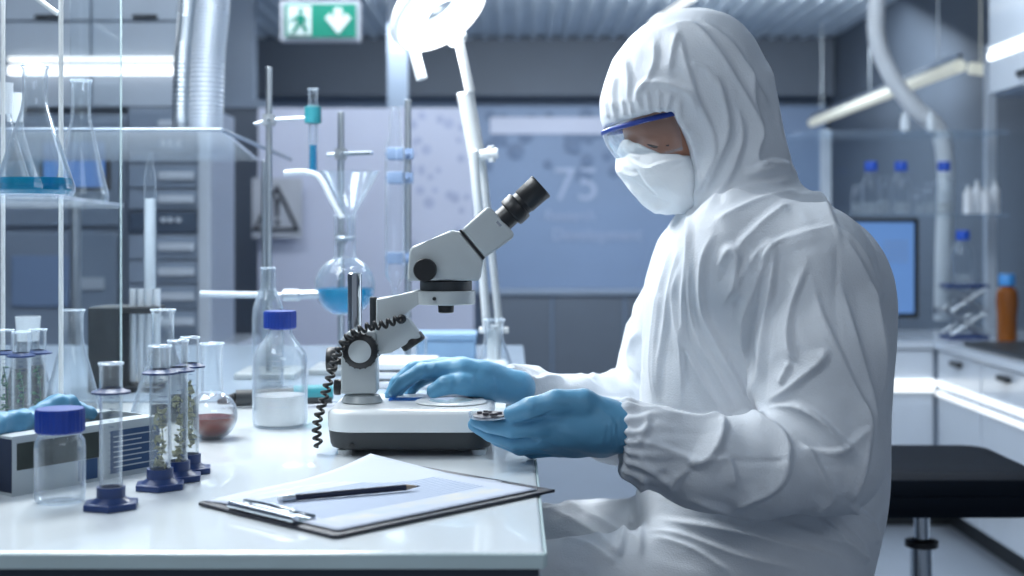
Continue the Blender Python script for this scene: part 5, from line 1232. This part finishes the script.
# tall burette-like tube
Yt = 2.6; c = P(150, 0, Yt); zt2 = P(0, 152, Yt).z
bt = thing('glass_burette', 'tall narrow glass burette before the drawer tower', 'burette', (c.x, Yt, TZ))
f = B(); lathe(f, [(0, TZ+.02), (.0115, TZ+.02), (.0115, zt2-.05), (.006, zt2-.02), (.0045, zt2), (0, zt2)], c.x, Yt, 0, 20); mk('tube', f, 'glass_far', bt)
f = B(); lathe(f, [(.004, TZ+.03), (.0105, TZ+.03), (.0105, zt2-.09), (.004, zt2-.09)], c.x, Yt, 0, 20); mk('inner_tube', f, 'frost', bt)
f = B(); lathe(f, [(0, TZ), (.04, TZ), (.04, TZ+.006), (.012, TZ+.024), (0, TZ+.024)], c.x, Yt, 0, 28); mk('foot', f, 'enamel', bt)
# pale blue box, trays, pipettor
Yx = 3.0; a = P(416, 0, Yx); b_ = P(475, 0, Yx)
bx = thing('storage_box', 'pale blue lidded box behind the microscope head', 'box', ((a.x+b_.x)/2, Yx+.06, TZ))
f = B(); box(f, a.x, b_.x, Yx, Yx+.12, TZ, P(0, 341, Yx).z, .004); mk('body', f, 'ltblue', bx, False)
f = B(); box(f, a.x-.003, b_.x+.003, Yx-.003, Yx+.123, P(0, 341, Yx).z+.0005, P(0, 334, Yx).z, .003); mk('lid', f, 'ltblue', bx, False)
for k in range(3):
    c = onz(392, 383-k*1); f = B(); box(f, c.x-.075, c.x+.09, 2.50, 2.66, TZ+.0002+k*.017, TZ+.0002+k*.017+.013, .003)
    top(mk('white_tray', f, 'plwhite', None, False), 'flat white tray behind the stage, %s' % ('lowest of the stack', 'middle of the stack', 'top of the stack')[k], 'tray', 'white trays behind the stage')
c = P(421, 0, 2.75); glassware('beaker', 'small glass vial by the pale blue box', 'vial', 'cyl', (c.x, 2.75, TZ), .075, .012, mat='glass_far')
pp = thing('pipettor', 'dark pipettor lying on the bench behind the reagent bottle', 'pipettor', onz(275, 405))
f = B(); p0 = onz(236, 408)+Vector((0, 0, .016)); p1 = onz(332, 406)+Vector((0, 0, .018))
tube(f, spline([p0, p0.lerp(p1, .3), p0.lerp(p1, .7), p1], 6), .014, 14, flat=(1, .8)); mk('handle', f, 'char', pp)
f = B(); tube(f, [p0.lerp(p1, .6)+Vector((0, -.001, .006)), p1+Vector((.002, -.001, .006))], .0125, 12); mk('grip', f, 'teal', pp, label='teal grip')
f = B(); tube(f, [p0, p0-Vector((.03, 0, .006))], [.010, .004], 10); mk('tip', f, 'black', pp)

# magnifier lamp
YL = 2.6
ml = thing('magnifier_lamp', 'white ring magnifier lamp on a sprung arm above the microscope', 'lamp', (P(495, 0, YL+.15).x, YL+.15, TZ))
ce = P(440, 10, YL); a_dir = Vector((math.cos(.63), 0, math.sin(.63))); n_ = Vector((.917*.588, -.40, -.917*.809)).normalized()
f = B(); lathe(f, [(.034, 0), (.036, .010), (.090, .012), (.104, .004), (.106, -.010), (.098, -.020), (.046, -.022), (.034, -.012), (.034, 0)], seg=56, axis=n_, org=ce); mk('ring_housing', f, 'enamelw', ml)
f = B(); lathe(f, [(.036, .0125), (.038, .0145), (.094, .0145), (.099, .011)], seg=56, axis=n_, org=ce); mk('ring_light', f, 'ring', ml)
f = B(); lathe(f, [(0, .004), (.02, .003), (.034, 0), (.02, -.003), (0, -.004)], seg=48, axis=n_, org=ce); mk('magnifying_lens', f, 'glass', ml)
f = B(); rod(f, P(413, 46, YL-.03), P(422, 80, YL-.03), .011); mk('handle', f, 'enamelw', ml)
f = B(); rod(f, P(450, 40, YL), P(462, 34, YL+.02), .016); rod(f, P(458, 36, YL), P(470, 92, YL+.02), .0095); mk('neck', f, 'enamelw', ml)
f = B(); rod(f, P(465, 92, YL+.03), P(477, 158, YL+.05), .017); mk('upper_arm', f, 'enamelw', ml)
f = B(); rod(f, P(474, 150, YL+.03), P(487, 330, YL+.12), .0085); rod(f, P(481, 150, YL+.06), P(500, 330, YL+.15), .0075); rod(f, P(472, 160, YL+.1), P(476, 200, YL+.1), .006); mk('lower_arm', f, 'enamelw', ml)
f = B(); rod(f, P(480, 155, YL), P(498, 153, YL+.0), .010); rod(f, P(491, 146, YL), P(492, 162, YL), .007); mk('joint_knob', f, 'enamelw', ml)
c = P(494, 330, YL+.14); f = B(); rod(f, (c.x, c.y, TZ+.03), (c.x, c.y, c.z+.01), .014); lathe(f, [(0, 0), (.05, 0), (.05, .012), (.02, .032), (0, .032)], c.x, c.y, TZ, 28); box(f, c.x-.03, c.x+.03, c.y-.012, c.y+.012, c.z-.006, c.z+.006, .002); mk('base_clamp', f, 'enamelw', ml)
lp = bpy.data.lights.new('ring_lamp_light', 'AREA'); lp.shape = 'DISK'; lp.size = .18; lp.energy = 3.2; lp.color = (.93, .97, 1)
lo_ = bpy.data.objects.new('ring_lamp_light', lp); C.objects.link(lo_); lo_.location = ce+n_*.02; lo_.rotation_euler = n_.to_track_quat('-Z', 'Y').to_euler()
Yf = 2.55; c = P(494, 0, Yf); glassware('conical_flask', 'conical flask on the second bench behind the far glove', 'flask', 'conical', (c.x, Yf, TZ), .125, .045, .018, mat='glass_far', liq='white_liq', lvl=.03)

# ================================================================== right shelves contents and counter things
ZS = zs1+.0003
for px, h_, lb_ in ((871, 48, 'blue-capped bottle on the right shelf nearest the person'), (901, 48, 'middle blue-capped bottle on the right glass shelf'), (944, 47, 'blue-capped bottle on the right shelf beside the white bottles')):
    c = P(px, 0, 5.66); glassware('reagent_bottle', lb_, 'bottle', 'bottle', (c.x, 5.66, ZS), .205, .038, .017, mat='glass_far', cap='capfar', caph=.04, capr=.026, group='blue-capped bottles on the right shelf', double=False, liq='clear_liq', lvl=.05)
for px, h_ in ((857, .12), (884, .16), (920, .10), (930, .13)):
    c = P(px, 0, 5.7); glassware('glass_jar', 'small clear jar on the right shelf, %s' % {857: 'leftmost', 884: 'tall, between two blue-capped bottles', 920: 'squat, before the third blue-capped bottle', 930: 'taller, touching the third blue-capped bottle'}[px], 'jar', 'jar', (c.x, 5.7, ZS), h_, .024, .018, mat='glass_far', liq='clear_liq', lvl=h_*.4, double=False, group='small clear jars on the right shelf')
for k, px in enumerate((968, 977, 986, 995)):
    Yk_ = 5.62+(k % 2)*.08; c = P(px, 0, Yk_); h_ = .12 if k % 2 == 0 else .145
    r_ = thing('dropper_bottle', 'small white plastic bottle on the right shelf, %s' % ('first from the left', 'second from the left', 'third from the left', 'rightmost')[k], 'bottle', (c.x, Yk_, ZS), 'white plastic bottles on the right shelf')
    f = B(); lathe(f, [(0, 0), (.019, 0), (.020, .003), (.020, h_*.72), (.010, h_*.80), (.009, h_*.86), (0, h_*.86)], c.x, Yk_, ZS, 20); mk('body', f, 'plwhite', r_)
    f = B(); lathe(f, [(0, h_*.86), (.009, h_*.86), (.005, h_), (0, h_)], c.x, Yk_, ZS, 16); mk('nozzle', f, 'frost', r_)
for px, h_, lb_ in ((905, .085, 'small bottle left on the top right shelf'), (931, .09, 'small bottle with teal foot on the top right shelf')):
    c = P(px, 0, 5.66); glassware('small_bottle', lb_, 'bottle', 'bottle', (c.x, 5.66, zs2+.0003), h_, .020, .012, mat='frost', double=False)
# monitor on the counter
mo2 = thing('monitor', 'black-framed monitor with pale blue screen behind the shoulder', 'monitor', (P(868, 0, 5.7).x, 5.72, .75))
p0 = P(815, 318, 5.6); p1 = P(919, 218, 5.6)
f = B(); box(f, p0.x, p1.x, 5.60, 5.64, p0.z, p1.z, .006); mk('housing', f, 'black', mo2, False)
f = B(); box(f, p0.x+.02, p1.x-.022, 5.594, 5.5995, p0.z+.02, p1.z-.018); sn_ = mk('screen', f, 'scr2', mo2, False)
f = B()
for k in range(6):
    for j in range(5): q = P(884+j*5, 242+k*4, 5.592); box(f, q.x, q.x+.014, 5.590, 5.5935, q.z, q.z+.006)
mk('screen_table', f, 'wall_lt', sn_, False)
f = B(); xm = (p0.x+p1.x)/2; rod(f, (xm, 5.66, .76), (xm, 5.66, p0.z+.1), .02); box(f, xm-.1, xm+.1, 5.58, 5.76, .75, .762, .003); mk('foot', f, 'black', mo2)
# lab jack + bottle + brown bottle
Yj = 5.55
jk = thing('lab_jack', 'blue scissor lab jack on the corner counter', 'jack', (P(964, 0, Yj).x, Yj, .75))
xj = P(964, 0, Yj).x; zt3 = P(0, 284, Yj).z; hw = .085
for z0, nm in ((.75, 'base_plate'), (zt3-.014, 'top_plate')):
    f = B(); box(f, xj-hw, xj+hw, Yj-.06, Yj+.06, z0, z0+.014, .003); mk(nm, f, 'navy', jk, False)
for yy in (-.055, .055):
    for s in (-1, 1):
        zm_ = (.764+zt3-.014)/2
        f = B(); rod(f, (xj-s*hw*.85, Yj+yy, .766), (xj+s*hw*.85, Yj+yy, zm_), .007); rod(f, (xj+s*hw*.85, Yj+yy, zm_), (xj-s*hw*.85, Yj+yy, zt3-.016), .007); mk('scissor_arm', f, 'steel', jk)
f = B(); rod(f, (xj-.11, Yj, zm_), (xj+.10, Yj, zm_), .006); lathe(f, [(0, 0), (.016, 0), (.016, .015), (0, .015)], seg=18, axis=(-1, 0, 0), org=(xj-.105, Yj, zm_)); mk('screw', f, 'steel', jk)
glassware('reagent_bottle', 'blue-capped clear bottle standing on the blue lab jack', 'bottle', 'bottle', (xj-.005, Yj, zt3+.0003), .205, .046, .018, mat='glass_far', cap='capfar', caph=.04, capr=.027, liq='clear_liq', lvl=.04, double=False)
Yn = 5.3; c = P(1007, 0, Yn)
bb = thing('amber_bottle', 'amber bottle with light blue cap on the corner counter', 'bottle', (c.x, Yn, .7505))
f = B(); lathe(f, [(0, 0), (.034, 0), (.038, .004), (.038, .10), (.044, .16), (.040, .205), (.020, .225), (.020, .24), (0, .24)], c.x, Yn, .7505, 28); mk('body', f, 'amber', bb)
M['capl'] = pbr('light_blue_cap', (.05, .25, .60), .4); f = B(); lathe(f, [(.020, .226), (.031, .226), (.031, .265), (.028, .270), (0, .270)], c.x, Yn, .7505, 28); mk('cap', f, 'capl', bb)
f = B(); a = P(948, 0, 5.0); box(f, XF+.03, 2.2, 4.4, 5.2, .7505, .766, .004); top(mk('dark_tray', f, 'char', None, False), 'flat dark tray on the counter in front of the lab jack', 'tray')
# corrugated hose
hp = [P(880, -40, 6.3), P(876, 30, 6.3), P(888, 70, 6.3), P(912, 105, 6.3), P(938, 130, 6.3), P(946, 170, 6.3), P(944, 250, 6.3), P(943, 320, 6.3)]
duct('corrugated_hose', 'white corrugated hose curving down behind the right shelves', hp, .040, 'plwhite')
print('objects', len(bpy.data.objects))
